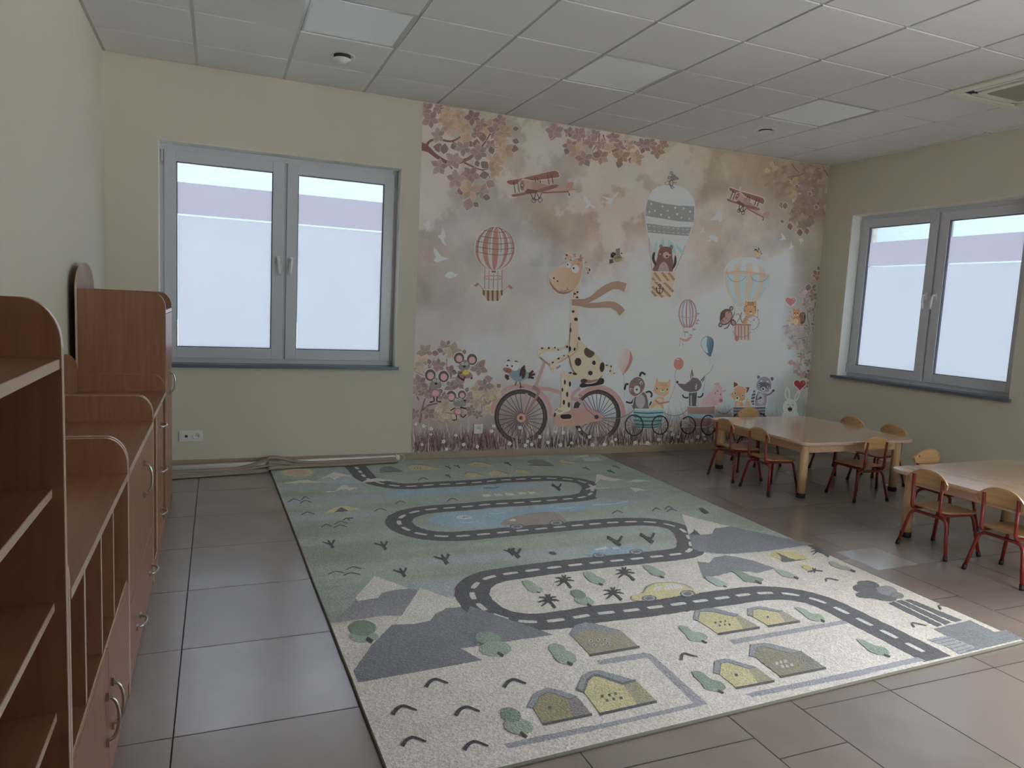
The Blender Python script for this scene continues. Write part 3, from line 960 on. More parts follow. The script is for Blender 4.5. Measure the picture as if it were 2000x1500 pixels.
class Art:
    desat = 0.0
    tint = (1.0, 1.0, 1.0)
    STEP = 0.00005
    def __init__(self, axis, val, up, illum, clampbox, jit=0.0):
        self.axis, self.val, self.up, self.illum, self.box, self.jit = axis, val, up, illum, clampbox, jit
        self.V, self.F, self.C = [], [], []
        self.fr = (0, 0, 1); self.lv = 1; self.rnd = random.Random(11)
    def frame(self, ox, oy, s): self.fr = (ox, oy, s)
    def base(self, lv): self.lv = int(lv)+self.rnd.random()*0.9
    def px(self, p):
        ox, oy, s = self.fr
        return Vector((ox+p[0]/s, oy+p[1]/s))
    def alb(self, c, lim=0.92):
        l = lin(c); g = 0.2126*l[0]+0.7152*l[1]+0.0722*l[2]
        return tuple(min(lim, (x+(g-x)*self.desat)*k/self.illum) for x, k in zip(l, self.tint))
    def to3(self, p, lv):
        w = on_plane(p[0], p[1], self.axis, self.val)
        i, j = [k for k in range(3) if k != self.axis]
        w[i] = min(max(w[i], self.box[0]), self.box[1]); w[j] = min(max(w[j], self.box[2]), self.box[3])
        w[self.axis] = self.val + self.up*lv*self.STEP
        return w
    def put(self, P, cols, lv):
        """P: pixel points, cols: one colour or one per point"""
        if len(P) < 3: return
        tris = geometry.tessellate_polygon([[Vector((p[0], p[1], 0)) for p in P]])
        b = len(self.V)
        self.V += [self.to3(p, lv) for p in P]
        one = not isinstance(cols[0], tuple)
        self.C += [cols]*len(P) if one else cols
        for t in tris: self.F.append(tuple(b+i for i in t))
    def dens(self, P):
        if not self.jit: return P
        out = []; n = len(P)
        for i in range(n):
            a, b = P[i], P[(i+1) % n]; L = (b-a).length; k = max(1, int(L/4.0))
            for q in range(k):
                p = a.lerp(b, q/k)
                out.append(p+Vector((self.rnd.uniform(-1, 1), self.rnd.uniform(-1, 1)))*self.jit)
        return out
    def P(self, pts, c, sm=0, c2=None, d=(0, 1), halo=None, hw=1.6):
        Q = crom(pts, True, sm) if sm else [Vector((p[0], p[1])) for p in pts]
        Q = [self.px(p) for p in Q]
        if halo:
            cen = sum(Q, Vector((0, 0)))/len(Q)
            n = len(Q); H = []
            ar = sum(Q[i].x*Q[(i+1) % n].y-Q[(i+1) % n].x*Q[i].y for i in range(n))
            sg = 1 if ar > 0 else -1
            for i in range(n):
                t = (Q[(i+1) % n]-Q[i-1]); t = t.normalized() if t.length > 1e-6 else Vector((1, 0))
                H.append(Q[i]+Vector((t.y, -t.x))*sg*hw)
            self.put(H, self.alb(halo), self.lv); self.lv += 1
        Q = self.dens(Q)
        a = self.alb(c)
        if c2 is not None:
            b = self.alb(c2); dv = Vector(d).normalized()
            pr = [q.dot(dv) for q in Q]; lo, hi = min(pr), max(pr)
            cols = [tuple(x+(y-x)*((p-lo)/(hi-lo+1e-9)) for x, y in zip(a, b)) for p in pr]
        else: cols = a
        self.put(Q, cols, self.lv); self.lv += 1
    def E(self, cx, cy, rx, ry, c, rot=0, n=22, **k):
        cr_, sr = math.cos(math.radians(rot)), math.sin(math.radians(rot))
        self.P([(cx+rx*math.cos(2*PI*i/n)*cr_-ry*math.sin(2*PI*i/n)*sr, cy+rx*math.cos(2*PI*i/n)*sr+ry*math.sin(2*PI*i/n)*cr_) for i in range(n)], c, **k)
    def L(self, pts, w, c, sm=0, w2=None, closed=False):
        """stroke, width in frame units, tapering to w2"""
        Q = crom(pts, closed, sm) if sm else [Vector((p[0], p[1])) for p in pts]
        if closed: Q = Q+[Q[0]]
        n = len(Q); A, B = [], []
        for i in range(n):
            if closed: t = Q[(i+1) % (n-1)]-Q[(i-1) % (n-1)]
            else: t = Q[min(i+1, n-1)]-Q[max(i-1, 0)]
            t = t.normalized() if t.length > 1e-6 else Vector((1, 0))
            h = (w if w2 is None else w+(w2-w)*i/(n-1))/2
            nn = Vector((-t.y, t.x))*h
            A.append(self.px(Q[i]+nn)); B.append(self.px(Q[i]-nn))
        col = self.alb(c)
        b = len(self.V)
        self.V += [self.to3(p, self.lv) for p in A+B]; self.C += [col]*(2*n)
        for i in range(n-1): self.F.append((b+i, b+i+1, b+n+i+1, b+n+i))
        self.lv += 1
    def ring(self, cx, cy, rx, ry, w, c, n=40):
        self.L([(cx+rx*math.cos(2*PI*i/n), cy+ry*math.sin(2*PI*i/n)) for i in range(n)], w, c, 0, None, True)
    def build(self, name, m, parent=None):
        me = bpy.data.meshes.new(name)
        me.from_pydata(self.V, [], self.F)
        at = me.color_attributes.new('ink', 'FLOAT_COLOR', 'POINT')
        flat = []
        for c in self.C: flat += [c[0], c[1], c[2], 1.0]
        at.data.foreach_set('color', flat)
        me.materials.append(m)
        # face the room
        bm = bmesh.new(); bm.from_mesh(me)
        for f in bm.faces:
            f.normal_update()
            if f.normal[self.axis]*self.up < 0: f.normal_flip()
        bm.to_mesh(me); bm.free()
        o = bpy.data.objects.new(name, me); COL.objects.link(o)
        if parent is not None: o.parent = parent
        return o

def ctrl_color(cps, u, v, p=3.2):
    sw = 0; acc = [0, 0, 0]
    for (x, y, c) in cps:
        w = 1.0/((((u-x)**2+(v-y)**2)**0.5+8.0)**p)
        sw += w
        for k in range(3): acc[k] += w*c[k]
    return [a/sw for a in acc]

# ------------------------------------------------------------------ rug
RUG = [(1.128, -0.032), (4.100, -0.028), (4.048, -3.990), (1.211, -4.098)]
RZ = 0.0125
def rug_mat():
    m = bpy.data.materials.new('woven_rug_pile'); m.use_nodes = True
    t = m.node_tree; b = t.nodes['Principled BSDF']
    b.inputs['Roughness'].default_value = 0.95; b.inputs['Specular IOR Level'].default_value = 0.1
    b.inputs['Sheen Weight'].default_value = 0.25; b.inputs['Sheen Roughness'].default_value = 0.5
    at = t.nodes.new('ShaderNodeAttribute'); at.attribute_name = 'ink'
    tc = t.nodes.new('ShaderNodeTexCoord')
    n1 = t.nodes.new('ShaderNodeTexNoise'); n1.inputs['Scale'].default_value = 120; n1.inputs['Detail'].default_value = 3; n1.inputs['Roughness'].default_value = 0.7
    n2 = t.nodes.new('ShaderNodeTexNoise'); n2.inputs['Scale'].default_value = 9; n2.inputs['Detail'].default_value = 4
    for n in (n1, n2): t.links.new(tc.outputs['Object'], n.inputs['Vector'])
    r1 = t.nodes.new('ShaderNodeMapRange'); r1.inputs['From Min'].default_value = 0.28; r1.inputs['From Max'].default_value = 0.72
    r1.inputs['To Min'].default_value = 0.62; r1.inputs['To Max'].default_value = 1.30
    r2 = t.nodes.new('ShaderNodeMapRange'); r2.inputs['From Min'].default_value = 0.3; r2.inputs['From Max'].default_value = 0.7
    r2.inputs['To Min'].default_value = 0.93; r2.inputs['To Max'].default_value = 1.05
    t.links.new(n1.outputs['Fac'], r1.inputs['Value']); t.links.new(n2.outputs['Fac'], r2.inputs['Value'])
    mu = t.nodes.new('ShaderNodeMath'); mu.operation = 'MULTIPLY'
    t.links.new(r1.outputs[0], mu.inputs[0]); t.links.new(r2.outputs[0], mu.inputs[1])
    vm = t.nodes.new('ShaderNodeVectorMath'); vm.operation = 'SCALE'
    t.links.new(at.outputs['Color'], vm.inputs[0]); t.links.new(mu.outputs[0], vm.inputs['Scale'])
    t.links.new(vm.outputs[0], b.inputs['Base Color'])
    bp = t.nodes.new('ShaderNodeBump'); bp.inputs['Strength'].default_value = 0.9; bp.inputs['Distance'].default_value = 0.006
    t.links.new(n1.outputs['Fac'], bp.inputs['Height']); t.links.new(bp.outputs[0], b.inputs['Normal'])
    return m
M_rug = rug_mat()
M_rugedge = mat('sage_rug_binding', lin((112, 112, 98)), 0.9, noise_scale=120, noise_amt=0.2, bump=0.3)

def build_rug():
    A = Art(2, RZ, 1, 0.47, (1.10, 4.12, -4.12, -0.01), jit=0.55)
    cs = [Vector((x, y)) for x, y in RUG]
    def quad(s, t):
        return (cs[0]*(1-s)+cs[1]*s)*(1-t)+(cs[3]*(1-s)+cs[2]*s)*t
    # ground colours of the weave: sage green at the far end, ivory at the near end, brushed across the width
    NU, NV = 110, 190
    green, olive, blue, ivory, cream = [A.alb(c) for c in ((126, 134, 129), (103, 112, 97), (126, 133, 140), (164, 160, 157), (152, 147, 138))]
    bx = len(A.V)
    Minv = RM.transposed()
    for j in range(NV+1):
        for i in range(NU+1):
            s, t = i/NU, j/NV
            p = quad(s, t)
            q = Minv @ (Vector((p.x, p.y, RZ))-CAM_LOC)
            u, v = 1000+FPX*q.x/-q.z, 750-FPX*q.y/-q.z
            n = noise.fractal(Vector((p.x*1.1, p.y*9.0, 0.3)), 1.0, 2.0, 4)
            n2 = noise.fractal(Vector((p.x*0.8+5, p.y*5.0, 2.3)), 1.0, 2.0, 3)
            g = [green[k]+(blue[k]-green[k])*max(0, min(1, n*1.3)) for k in range(3)]
            edge = max(0, 1-min(s, 1-s)*7)*0.7
            o = max(0, min(1, n2*1.2+edge*0.9-0.15+(0.25 if 0.3 < t < 0.62 and s < 0.3 else 0)))
            g = [g[k]+(olive[k]-g[k])*o*0.75 for k in range(3)]
            # the line where sage gives way to ivory
            lim = ctrl_line(u)
            w = max(0.0, min(1.0, (v-lim)/5.0))
            e2 = max(0, min(1, (s-0.72)*4))*0.8
            iv = [ivory[k]+(cream[k]-ivory[k])*max(e2, max(0, n2)*0.5) for k in range(3)]
            A.V.append(Vector((p.x, p.y, RZ))); A.C.append(tuple(g[k]+(iv[k]-g[k])*w for k in range(3)))
    for j in range(NV):
        for i in range(NU):
            a = bx+j*(NU+1)+i
            A.F.append((a, a+1, a+NU+2, a+NU+1))
    Z1, Z2, Z3, Z4, Z5, PX = (500, 870, 3.948), (950, 870, 3.948), (600, 1100, 3.3333), (1150, 1100, 3.6364), (1500, 1000, 3.75), (0, 0, 1)
    W, DK, RD, GR, YL, YG = (164, 162, 159), (42, 44, 48), (57, 57, 62), (96, 98, 105), (151, 145, 112), (120, 116, 94)
    SG, SG2, BL = (116, 128, 120), (92, 106, 96), (112, 136, 152)
    # --- pale far mountains, clouds, sun
    A.frame(*Z1); A.base(2)
    A.P([(450, 275), (600, 205), (760, 240), (850, 262), (800, 292), (600, 300)], (134, 144, 146))
    A.P([(490, 262), (600, 205), (740, 235), (660, 240), (605, 262), (560, 243)], W)
    A.P([(215, 292), (330, 268), (400, 265), (500, 285), (420, 288), (330, 291)], W)
    A.P([(615, 350), (650, 315), (685, 300), (725, 320), (790, 330), (720, 345), (690, 335)], W)
    A.P([(500, 357), (560, 352), (622, 350), (600, 360)], W)
    for k in range(18):
        a = 2*PI*k/18
        A.L([(320+85*math.cos(a), 210+22*math.sin(a)), (320+140*math.cos(a), 210+36*math.sin(a))], 16, (150, 148, 112), 0, 4)
    A.E(320, 210, 112, 28, (156, 150, 116)); A.E(320, 210, 88, 22, (152, 132, 114))
    A.P([(980, 378), (1100, 345), (1400, 340), (1700, 322), (1974, 308), (1974, 342), (1800, 350), (1500, 365), (1200, 390), (1050, 395)], BL)
    A.P(crom([(1330, 580), (1400, 540), (1560, 515), (1800, 500), (1976, 485), (1976, 622), (1880, 628), (1700, 637), (1500, 627), (1380, 605)], True, 3), BL, 0, (124, 142, 152), (1, 0))
    A.frame(*Z2)
    A.P([(0, 308), (200, 305), (430, 300), (400, 320), (180, 335), (0, 342)], BL)
    A.P([(0, 510), (250, 505), (450, 460), (700, 455), (1100, 422), (1130, 440), (1000, 465), (800, 475), (700, 510), (500, 515), (300, 530), (120, 600), (0, 622)], BL)
    A.P([(840, 405), (850, 335), (1100, 330), (1300, 400), (1200, 425), (1000, 415)], (118, 128, 128))
    A.P([(842, 330), (845, 290), (880, 262), (960, 275), (1200, 292), (1050, 325)], (130, 138, 136))
    A.P([(845, 290), (850, 220), (960, 250), (1060, 268), (960, 276), (880, 262)], W)
    A.P([(1085, 280), (1150, 262), (1270, 275), (1150, 284)], W)
    A.P([(1100, 325), (1160, 330), (1250, 352), (1180, 347), (1150, 363)], W)
    A.P([(665, 88), (780, 72), (790, 85), (720, 92)], (150, 156, 152)); A.P([(735, 97), (860, 90), (900, 120), (760, 125)], (144, 150, 146))
    # --- mountains
    A.frame(*Z3); A.base(6)
    A.P([(168, 388), (310, 245), (320, 215), (440, 85), (660, 165), (715, 175), (700, 232), (612, 342), (500, 342), (300, 368)], GR, 0, (112, 112, 119))
    A.P([(312, 225), (440, 83), (662, 165), (560, 175), (485, 195), (462, 226), (330, 247)], W)
    A.P([(300, 702), (333, 777), (1140, 632), (1000, 556), (1602, 466), (1060, 278), (735, 163), (612, 340), (556, 398), (420, 532)], GR, 0, (88, 89, 97))
    A.P([(556, 399), (622, 330), (735, 161), (1063, 277), (905, 295), (832, 332), (800, 376), (700, 395)], W)
    A.frame(*PX)
    A.P([(1332, 1005), (1426, 1028), (1500, 1044), (1590, 1063), (1500, 1076), (1420, 1083), (1358, 1076), (1347, 1045)], GR, 0, (88, 89, 97))
    A.P([(1362, 1097), (1385, 1099), (1396, 1088), (1420, 1084), (1470, 1095), (1514, 1110), (1480, 1119), (1440, 1115), (1374, 1131)], GR)
    A.frame(*Z2); A.P([(1508, 533), (1880, 625), (1760, 640), (1740, 680), (1640, 697), (1562, 690)], W)
    A.P([(1590, 798), (1740, 842), (1974, 832), (1974, 862), (1840, 848), (1750, 868), (1720, 905), (1630, 892)], (160, 160, 157))
    # --- road, constant width in metres, with dashes
    path = []
    for z, pts in ((Z1, [(765, 160), (805, 205), (850, 252), (960, 292), (1110, 316), (1250, 312), (1400, 302), (1560, 294), (1760, 281)]),
                   (Z2, [(110, 268), (230, 262), (400, 254), (560, 256), (680, 267), (760, 284), (812, 312), (818, 350), (790, 386), (720, 404), (600, 415), (300, 438), (0, 455)]),
                   (Z1, [(1700, 466), (1500, 481), (1320, 495), (1200, 517), (1130, 543), (1098, 573), (1105, 608), (1150, 645), (1270, 685), (1430, 702), (1560, 701), (1700, 690), (1900, 672)]),
                   (Z2, [(200, 663), (500, 635), (800, 608), (1000, 593), (1170, 587), (1320, 595), (1420, 613), (1500, 642), (1552, 690), (1575, 745), (1582, 788), (1560, 822), (1450, 842), (1300, 858), (1100, 879), (900, 898), (700, 920), (450, 950), (200, 985)]),
                   (Z3, [(1205, 85), (1143, 105), (1098, 134), (1073, 170), (1068, 203), (1088, 240), (1130, 285), (1200, 332), (1300, 367), (1410, 383), (1500, 385), (1600, 376), (1790, 347)]),
                   (Z4, [(60, 358), (270, 339), (470, 313), (660, 287), (850, 260), (1020, 237), (1160, 217), (1300, 210), (1400, 214), (1500, 230), (1600, 254), (1690, 285)]),
                   (Z5, [(510, 708), (595, 750), (680, 792), (770, 838), (860, 880), (955, 930), (1055, 982), (1155, 1032), (1275, 1092)])):
        A.frame(*z); path += [A.px(p) for p in pts]
    W3 = [on_plane(p.x, p.y, 2, RZ) for p in path]
    C = crom([(w.x, w.y) for w in W3], False, 8)
    D = [C[0]]
    for p in C:
        while (p-D[-1]).length >= 0.02: D.append(D[-1]+(p-D[-1]).normalized()*0.02)
    for _ in range(10):
        D = [D[0]]+[(D[i-1]+D[i]*2+D[i+1])/4 for i in range(1, len(D)-1)]+[D[-1]]
    C = D
    HW = 0.083
    b = len(A.V); n = len(C); col = A.alb(RD); lv = 15.5
    for i, p in enumerate(C):
        t = (C[min(i+1, n-1)]-C[max(i-1, 0)]).normalized(); nn = Vector((-t.y, t.x))
        for s in (-1, 1):
            q = p+nn*s*(HW+A.rnd.uniform(-0.003, 0.003))
            A.V.append(Vector((min(max(q.x, 1.14), 4.09), min(max(q.y, -4.02+0.0), -0.035), RZ+A.STEP*lv))); A.C.append(tuple(x*(1+0.05*math.sin(i)) for x in col))
    for i in range(n-1): A.F.append((b+2*i, b+2*i+1, b+2*i+3, b+2*i+2))
    # dashes
    d = 0; on = True; nxt = 0.03; dc = A.alb((158, 158, 156)); cur = None
    dist = [0]
    for i in range(1, n): dist.append(dist[-1]+(C[i]-C[i-1]).length)
    def at(s):
        import bisect
        k = min(max(bisect.bisect_right(dist, s)-1, 0), n-2)
        f = (s-dist[k])/max(1e-9, dist[k+1]-dist[k])
        return C[k].lerp(C[k+1], f), (C[k+1]-C[k]).normalized()
    s = 0.03
    while s+0.09 < dist[-1]:
        b = len(A.V)
        for k in range(5):
            p, t = at(s+0.082*k/4); nn = Vector((-t.y, t.x))
            w = 0.0135*(1 if 0 < k < 4 else 0.8)
            for sg in (-1, 1):
                q = p+nn*sg*w
                A.V.append(Vector((min(max(q.x, 1.14), 4.09), min(max(q.y, -4.03), -0.035), RZ+A.STEP*17.5))); A.C.append(dc)
        for k in range(4): A.F.append((b+2*k, b+2*k+1, b+2*k+3, b+2*k+2))
        s += 0.128
    # clouds and snow that lie over the road
    A.base(20); A.frame(*Z1)
    A.P([(818, 288), (850, 265), (930, 250), (1000, 264), (1065, 270), (960, 278), (880, 284)], W)
    A.frame(*Z2); A.P([(760, 342), (830, 310), (950, 306), (1030, 322), (900, 336)], W)
    A.frame(*Z2); A.P([(836, 300), (848, 222), (870, 262)], W)
    A.frame(*Z3); A.base(20)
    A.P([(1060, 279), (1600, 466), (1340, 500), (1100, 520), (1000, 420)], (92, 93, 101))
    A.frame(*Z2); A.base(20); A.P([(1508, 533), (1562, 690), (1600, 660), (1580, 560)], W)
    A.P([(1562, 690), (1590, 800), (1700, 830), (1700, 690)], (97, 98, 106))
    # --- houses at the far end
    A.base(24); A.frame(*Z1)
    RF = (104, 108, 108)
    for roof, body in (([(1145, 168), (1200, 142), (1280, 143), (1375, 168), (1475, 185), (1380, 172), (1270, 152), (1205, 152)], [(1160, 170), (1205, 150), (1270, 152), (1360, 168), (1470, 184), (1290, 191), (1205, 191)]),
                       ([(1608, 150), (1690, 118), (1765, 132), (1855, 160), (1760, 141), (1690, 126)], [(1625, 152), (1690, 126), (1760, 139), (1850, 161), (1700, 168)]),
                       ([(1588, 235), (1630, 201), (1705, 208), (1775, 240), (1700, 217), (1635, 209)], [(1602, 236), (1635, 209), (1700, 216), (1770, 241), (1650, 247)]),
                       ([(1790, 216), (1850, 191), (1925, 206), (1980, 232), (1920, 214), (1850, 200)], [(1802, 217), (1850, 199), (1920, 213), (1976, 232), (1870, 236)])):
        A.P(roof, RF); A.P(body, YL)
    A.P([(950, 195), (970, 168), (1030, 160), (1090, 178), (1125, 198), (1040, 208)], (92, 96, 92))
    A.L([(955, 207), (1130, 200)], 5, DK)
    for x, y in ((1222, 178), (1245, 176), (1268, 179), (1690, 150), (1712, 148)): A.E(x, y, 6, 4, (84, 84, 78), n=8)
    A.frame(*Z2)
    for body in ([(10, 216), (60, 196), (120, 207), (172, 230), (40, 236)], [(208, 201), (240, 185), (300, 195), (352, 212), (280, 218)], [(552, 121), (575, 108), (640, 125), (730, 141), (600, 141)]):
        A.L([body[0], body[1], body[2], body[3]], 9, RF); A.P(body, YL)
    A.P([(310, 130), (340, 110), (430, 112), (500, 140), (520, 155), (400, 160)], (98, 98, 92)); A.L([(330, 152), (520, 158)], 5, DK)
    # --- train windows, boats, waves, whale
    A.base(24); A.frame(*Z1)
    for x, y in ((1775, 388), (1865, 383), (1950, 378)): A.P([(x-34, y-8), (x+18, y-10), (x+34, y+8), (x-18, y+9)], W)
    A.L([(1186, 372), (1250, 369), (1330, 354)], 9, (76, 90, 98)); A.L([(1752, 328), (1820, 332), (1877, 321)], 9, (76, 90, 98))
    A.L([(1800, 526), (1865, 528), (1935, 519)], 6, (150, 158, 162)); A.L([(1570, 594), (1640, 596), (1715, 588)], 6, (150, 158, 162))
    A.E(1605, 555, 60, 15, (156, 160, 162)); A.E(1622, 553, 30, 7, (120, 142, 155)); A.E(1600, 556, 5, 4, DK, n=8)
    A.frame(*Z2)
    for x, y in ((5, 388), (90, 382), (185, 378), (275, 371), (350, 367)): A.P([(x-34, y-8), (x+18, y-10), (x+36, y+7), (x-18, y+9)], W)
    A.L([(0, 328), (60, 330), (100, 321)], 8, (76, 90, 98))
    for a, c in (((20, 525), (140, 518)), ((545, 485), (690, 476)), ((820, 462), (1090, 436))): A.L([a, ((a[0]+c[0])/2, (a[1]+c[1])/2+6), c], 6, (150, 160, 165))
    def wheel(x, y, rx, ry):
        A.E(x, y, rx, ry, (72, 74, 80)); A.E(x, y, rx*0.78, ry*0.78, (128, 130, 134)); A.E(x, y, rx*0.55, ry*0.55, (84, 86, 92))
    # hedgehog-brown car, blue car, yellow car
    A.base(40)
    A.P(crom([(108, 603), (180, 562), (300, 530), (450, 513), (540, 528), (612, 572), (600, 597), (450, 612), (300, 618), (150, 618)], True, 3), (118, 110, 103))
    A.P([(170, 580), (200, 566), (230, 572), (222, 586)], W); wheel(235, 628, 58, 20); wheel(540, 600, 58, 20)
    A.P([(760, 842), (830, 800), (900, 774), (1050, 782), (1200, 790), (1270, 806), (1200, 832), (960, 842), (800, 852)], (112, 134, 150))
    A.P([(835, 802), (920, 783), (945, 800), (840, 813)], W); A.P([(965, 783), (1042, 796), (985, 804)], W); wheel(868, 848, 50, 18); wheel(1155, 823, 54, 20)
    A.P(crom([(1120, 1187), (1135, 1160), (1210, 1140), (1240, 1095), (1300, 1066), (1430, 1058), (1530, 1075), (1600, 1115), (1642, 1147), (1480, 1164), (1300, 1197), (1180, 1202)], True, 2), (158, 152, 118))
    A.L([(1210, 1140), (1240, 1095), (1300, 1066), (1430, 1058), (1530, 1075), (1600, 1115)], 7, (120, 120, 108))
    A.P([(1278, 1122), (1308, 1096), (1360, 1085), (1350, 1120)], (162, 162, 160)); A.P([(1375, 1116), (1385, 1085), (1460, 1074), (1522, 1090), (1510, 1106)], (162, 162, 160))
    wheel(1255, 1183, 58, 24); wheel(1550, 1147, 60, 27)
    # --- bare dark bushes
    def bush(x, y, k=1.0, lean=-0.7):
        A.L([(x, y), (x+55*lean*k, y-60*k)], 24*k, DK, 0, 12*k)
        A.L([(x-18*k, y-28*k), (x-55*k, y-38*k), (x-85*k, y-48*k)], 13*k, DK, 0, 8*k)
        A.L([(x-18*k, y-24*k), (x-2*k, y-40*k), (x+8*k, y-62*k)], 14*k, DK, 0, 16*k)
    A.base(24); A.frame(*Z1)
    bush(595, 792); bush(1002, 805, 1.05); bush(1478, 917, 1.25); bush(1150, 1014, 1.1); bush(1985, 850, 0.9)
    A.frame(*Z2); bush(255, 868, 1.15, -1.0); bush(1035, 775, 1.2, -1.5); bush(1285, 752, 1.2, -1.5); bush(570, 347, 0.8, -1.4)
    A.P([(485, 826), (520, 820), (545, 842), (508, 846)], DK); A.P([(1630, 485), (1665, 482), (1720, 524), (1690, 530)], (46, 58, 52))
    for x, y in ((165, 148), (770, 184), (1000, 172), (960, 207)): A.L([(x-30, y-12), (x, y-6), (x+28, y+8)], 9, (62, 68, 66)); A.L([(x-5, y-20), (x, y-4)], 7, (62, 68, 66))
    A.frame(*Z1)
    for x, y in ((1478, 172), (1550, 166), (1480, 240), (1940, 145)): A.L([(x-22, y-10), (x+8, y-2), (x+22, y+12)], 10, (62, 68, 66)); A.L([(x+10, y-14), (x+2, y)], 8, (62, 68, 66))
    # --- birds
    def bird(x, y, w, c=(58, 62, 64)): A.L([(x-w, y+13), (x-w*0.35, y-6), (x, y-10), (x+w*0.45, y-4), (x+w, y+5)], 8, c, 3, 6)
    A.base(24)
    for q in ((295, 425, 50), (385, 435, 45), (400, 525, 52), (960, 498, 48), (1115, 440, 40), (1515, 420, 40), (545, 620, 42), (655, 597, 52), (650, 625, 52), (622, 982, 62), (755, 947, 58), (740, 993, 66), (1290, 260, 40), (380, 408, 30)): bird(*q)
    A.frame(*Z2)
    for q in ((1010, 515, 40), (1310, 494, 30), (1430, 502, 40), (1405, 482, 30)): bird(*q)
    A.frame(*Z3)
    for x, y in ((840, 770), (1348, 772), (630, 945), (1040, 952), (692, 1150), (1095, 1178)):
        k = 1.0 if y > 900 else 0.92
        A.L([(x-72*k, y+44*k), (x-48*k, y+8*k), (x-12*k, y-12*k), (x+22*k, y-8*k), (x+84*k, y+16*k)], 27*k, (46, 46, 50), 3, 12)
    A.frame(*Z4); A.L([(658, 692), (664, 655), (682, 644), (722, 655), (772, 668)], 20, (52, 52, 56), 3, 9)
    A.frame(*Z5)
    for p in ([(428, 512), (428, 490), (470, 492), (516, 503)], [(1270, 716), (1250, 686), (1292, 688), (1357, 703)], [(1074, 847), (1054, 816), (1090, 818), (1162, 835)]): A.L(p, 11, (52, 52, 54), 3, 6)
    # --- tents and camp fires
    A.base(24); A.frame(*Z1)
    A.P([(523, 522), (610, 480), (660, 466), (740, 478), (808, 492), (650, 517)], (158, 152, 116)); A.P([(600, 519), (655, 476), (715, 506)], (70, 70, 74))
    A.P([(648, 562), (700, 544), (752, 560), (700, 574)], (152, 146, 108)); A.L([(672, 578), (690, 564), (750, 560)], 9, DK); A.L([(700, 560), (722, 578)], 8, DK)
    A.frame(*Z5)
    A.P([(8, 320), (45, 287), (120, 291), (215, 298), (258, 316), (298, 346), (132, 367), (98, 352)], (150, 143, 100))
    A.P([(100, 364), (92, 330), (58, 294), (150, 336), (205, 350), (292, 347), (140, 368)], (62, 64, 66))
    A.E(285, 408, 48, 17, (150, 143, 100), 22); A.L([(290, 440), (340, 428), (400, 434)], 10, DK); A.L([(325, 412), (345, 445)], 10, DK); A.L([(350, 415), (315, 442)], 9, DK)
    A.P([(240, 395), (262, 398), (255, 408)], (120, 115, 90))
    # --- trees
    def tree(blobs, trunk, tw=13):
        for (x, y, rx, ry, c, r) in blobs: A.E(x, y, rx, ry, c, r)
        A.L(trunk, tw, DK)
    A.base(40); A.frame(*Z3)
    tree([(370, 482, 95, 34, SG, 0), (360, 425, 90, 52, SG2, 0)], [(385, 492), (425, 515)], 28)
    tree([(1178, 492, 86, 42, (104, 116, 110), 8), (1226, 560, 104, 50, SG, 0)], [(1238, 585), (1278, 608)], 20)
    tree([(1632, 568, 62, 40, SG, 25), (1680, 615, 76, 44, SG, 12)], [(1692, 648), (1728, 665)], 18)
    tree([(1375, 1065, 96, 54, SG, 8), (1325, 990, 70, 46, SG2, 18)], [(1388, 1105), (1430, 1138)], 20)
    A.frame(*Z2); A.base(40)
    tree([(330, 1075, 56, 28, SG, 25), (375, 1110, 66, 26, (124, 134, 128), 10)], [(388, 1131), (412, 1139)], 9)
    tree([(805, 1010, 60, 28, SG, 28), (850, 1040, 72, 30, SG, 12)], [(866, 1066), (900, 1079)], 13)
    tree([(755, 1200, 76, 34, SG, 12), (710, 1150, 60, 32, SG2, 18)], [(776, 1225), (812, 1243)], 14)
    tree([(1270, 955, 62, 23, SG, 22), (1320, 985, 66, 25, SG, 12)], [(1336, 1010), (1372, 1022)], 12)
    tree([(1760, 1045, 75, 22, (126, 136, 132), 20), (1800, 1068, 60, 20, (126, 136, 132), 8)], [(1825, 1085), (1855, 1095)], 8)
    A.frame(*Z4); A.base(40)
    def blobtree(pts, trunk, c=SG): A.P(crom(pts, True, 3), c); A.L(trunk, 14, DK)
    blobtree([(640, 445), (700, 455), (745, 490), (800, 495), (847, 530), (800, 560), (720, 550), (690, 510), (655, 480)], [(800, 552), (840, 569)])
    blobtree([(735, 770), (800, 775), (870, 825), (940, 845), (974, 890), (920, 915), (830, 895), (790, 845), (750, 810)], [(915, 905), (957, 926)], (102, 116, 106))
    blobtree([(1000, 52), (1070, 60), (1150, 90), (1242, 116), (1200, 140), (1110, 130), (1055, 85)], [(1180, 128), (1228, 147)], (96, 112, 98))
    blobtree([(1320, 45), (1400, 58), (1485, 95), (1450, 112), (1380, 95)], [(1455, 100), (1490, 112)])
    A.frame(*Z5); A.base(40)
    blobtree([(445, 362), (500, 370), (540, 395), (585, 400), (614, 422), (560, 427), (515, 412), (470, 395)], [(605, 425), (640, 440)], (112, 122, 112))
    blobtree([(195, 700), (260, 710), (320, 745), (380, 750), (414, 787), (360, 802), (300, 785), (250, 745)], [(385, 790), (417, 807)])
    blobtree([(648, 933), (700, 940), (780, 980), (850, 995), (892, 1036), (840, 1054), (760, 1030), (700, 985)], [(850, 1045), (895, 1064)], (104, 118, 110))
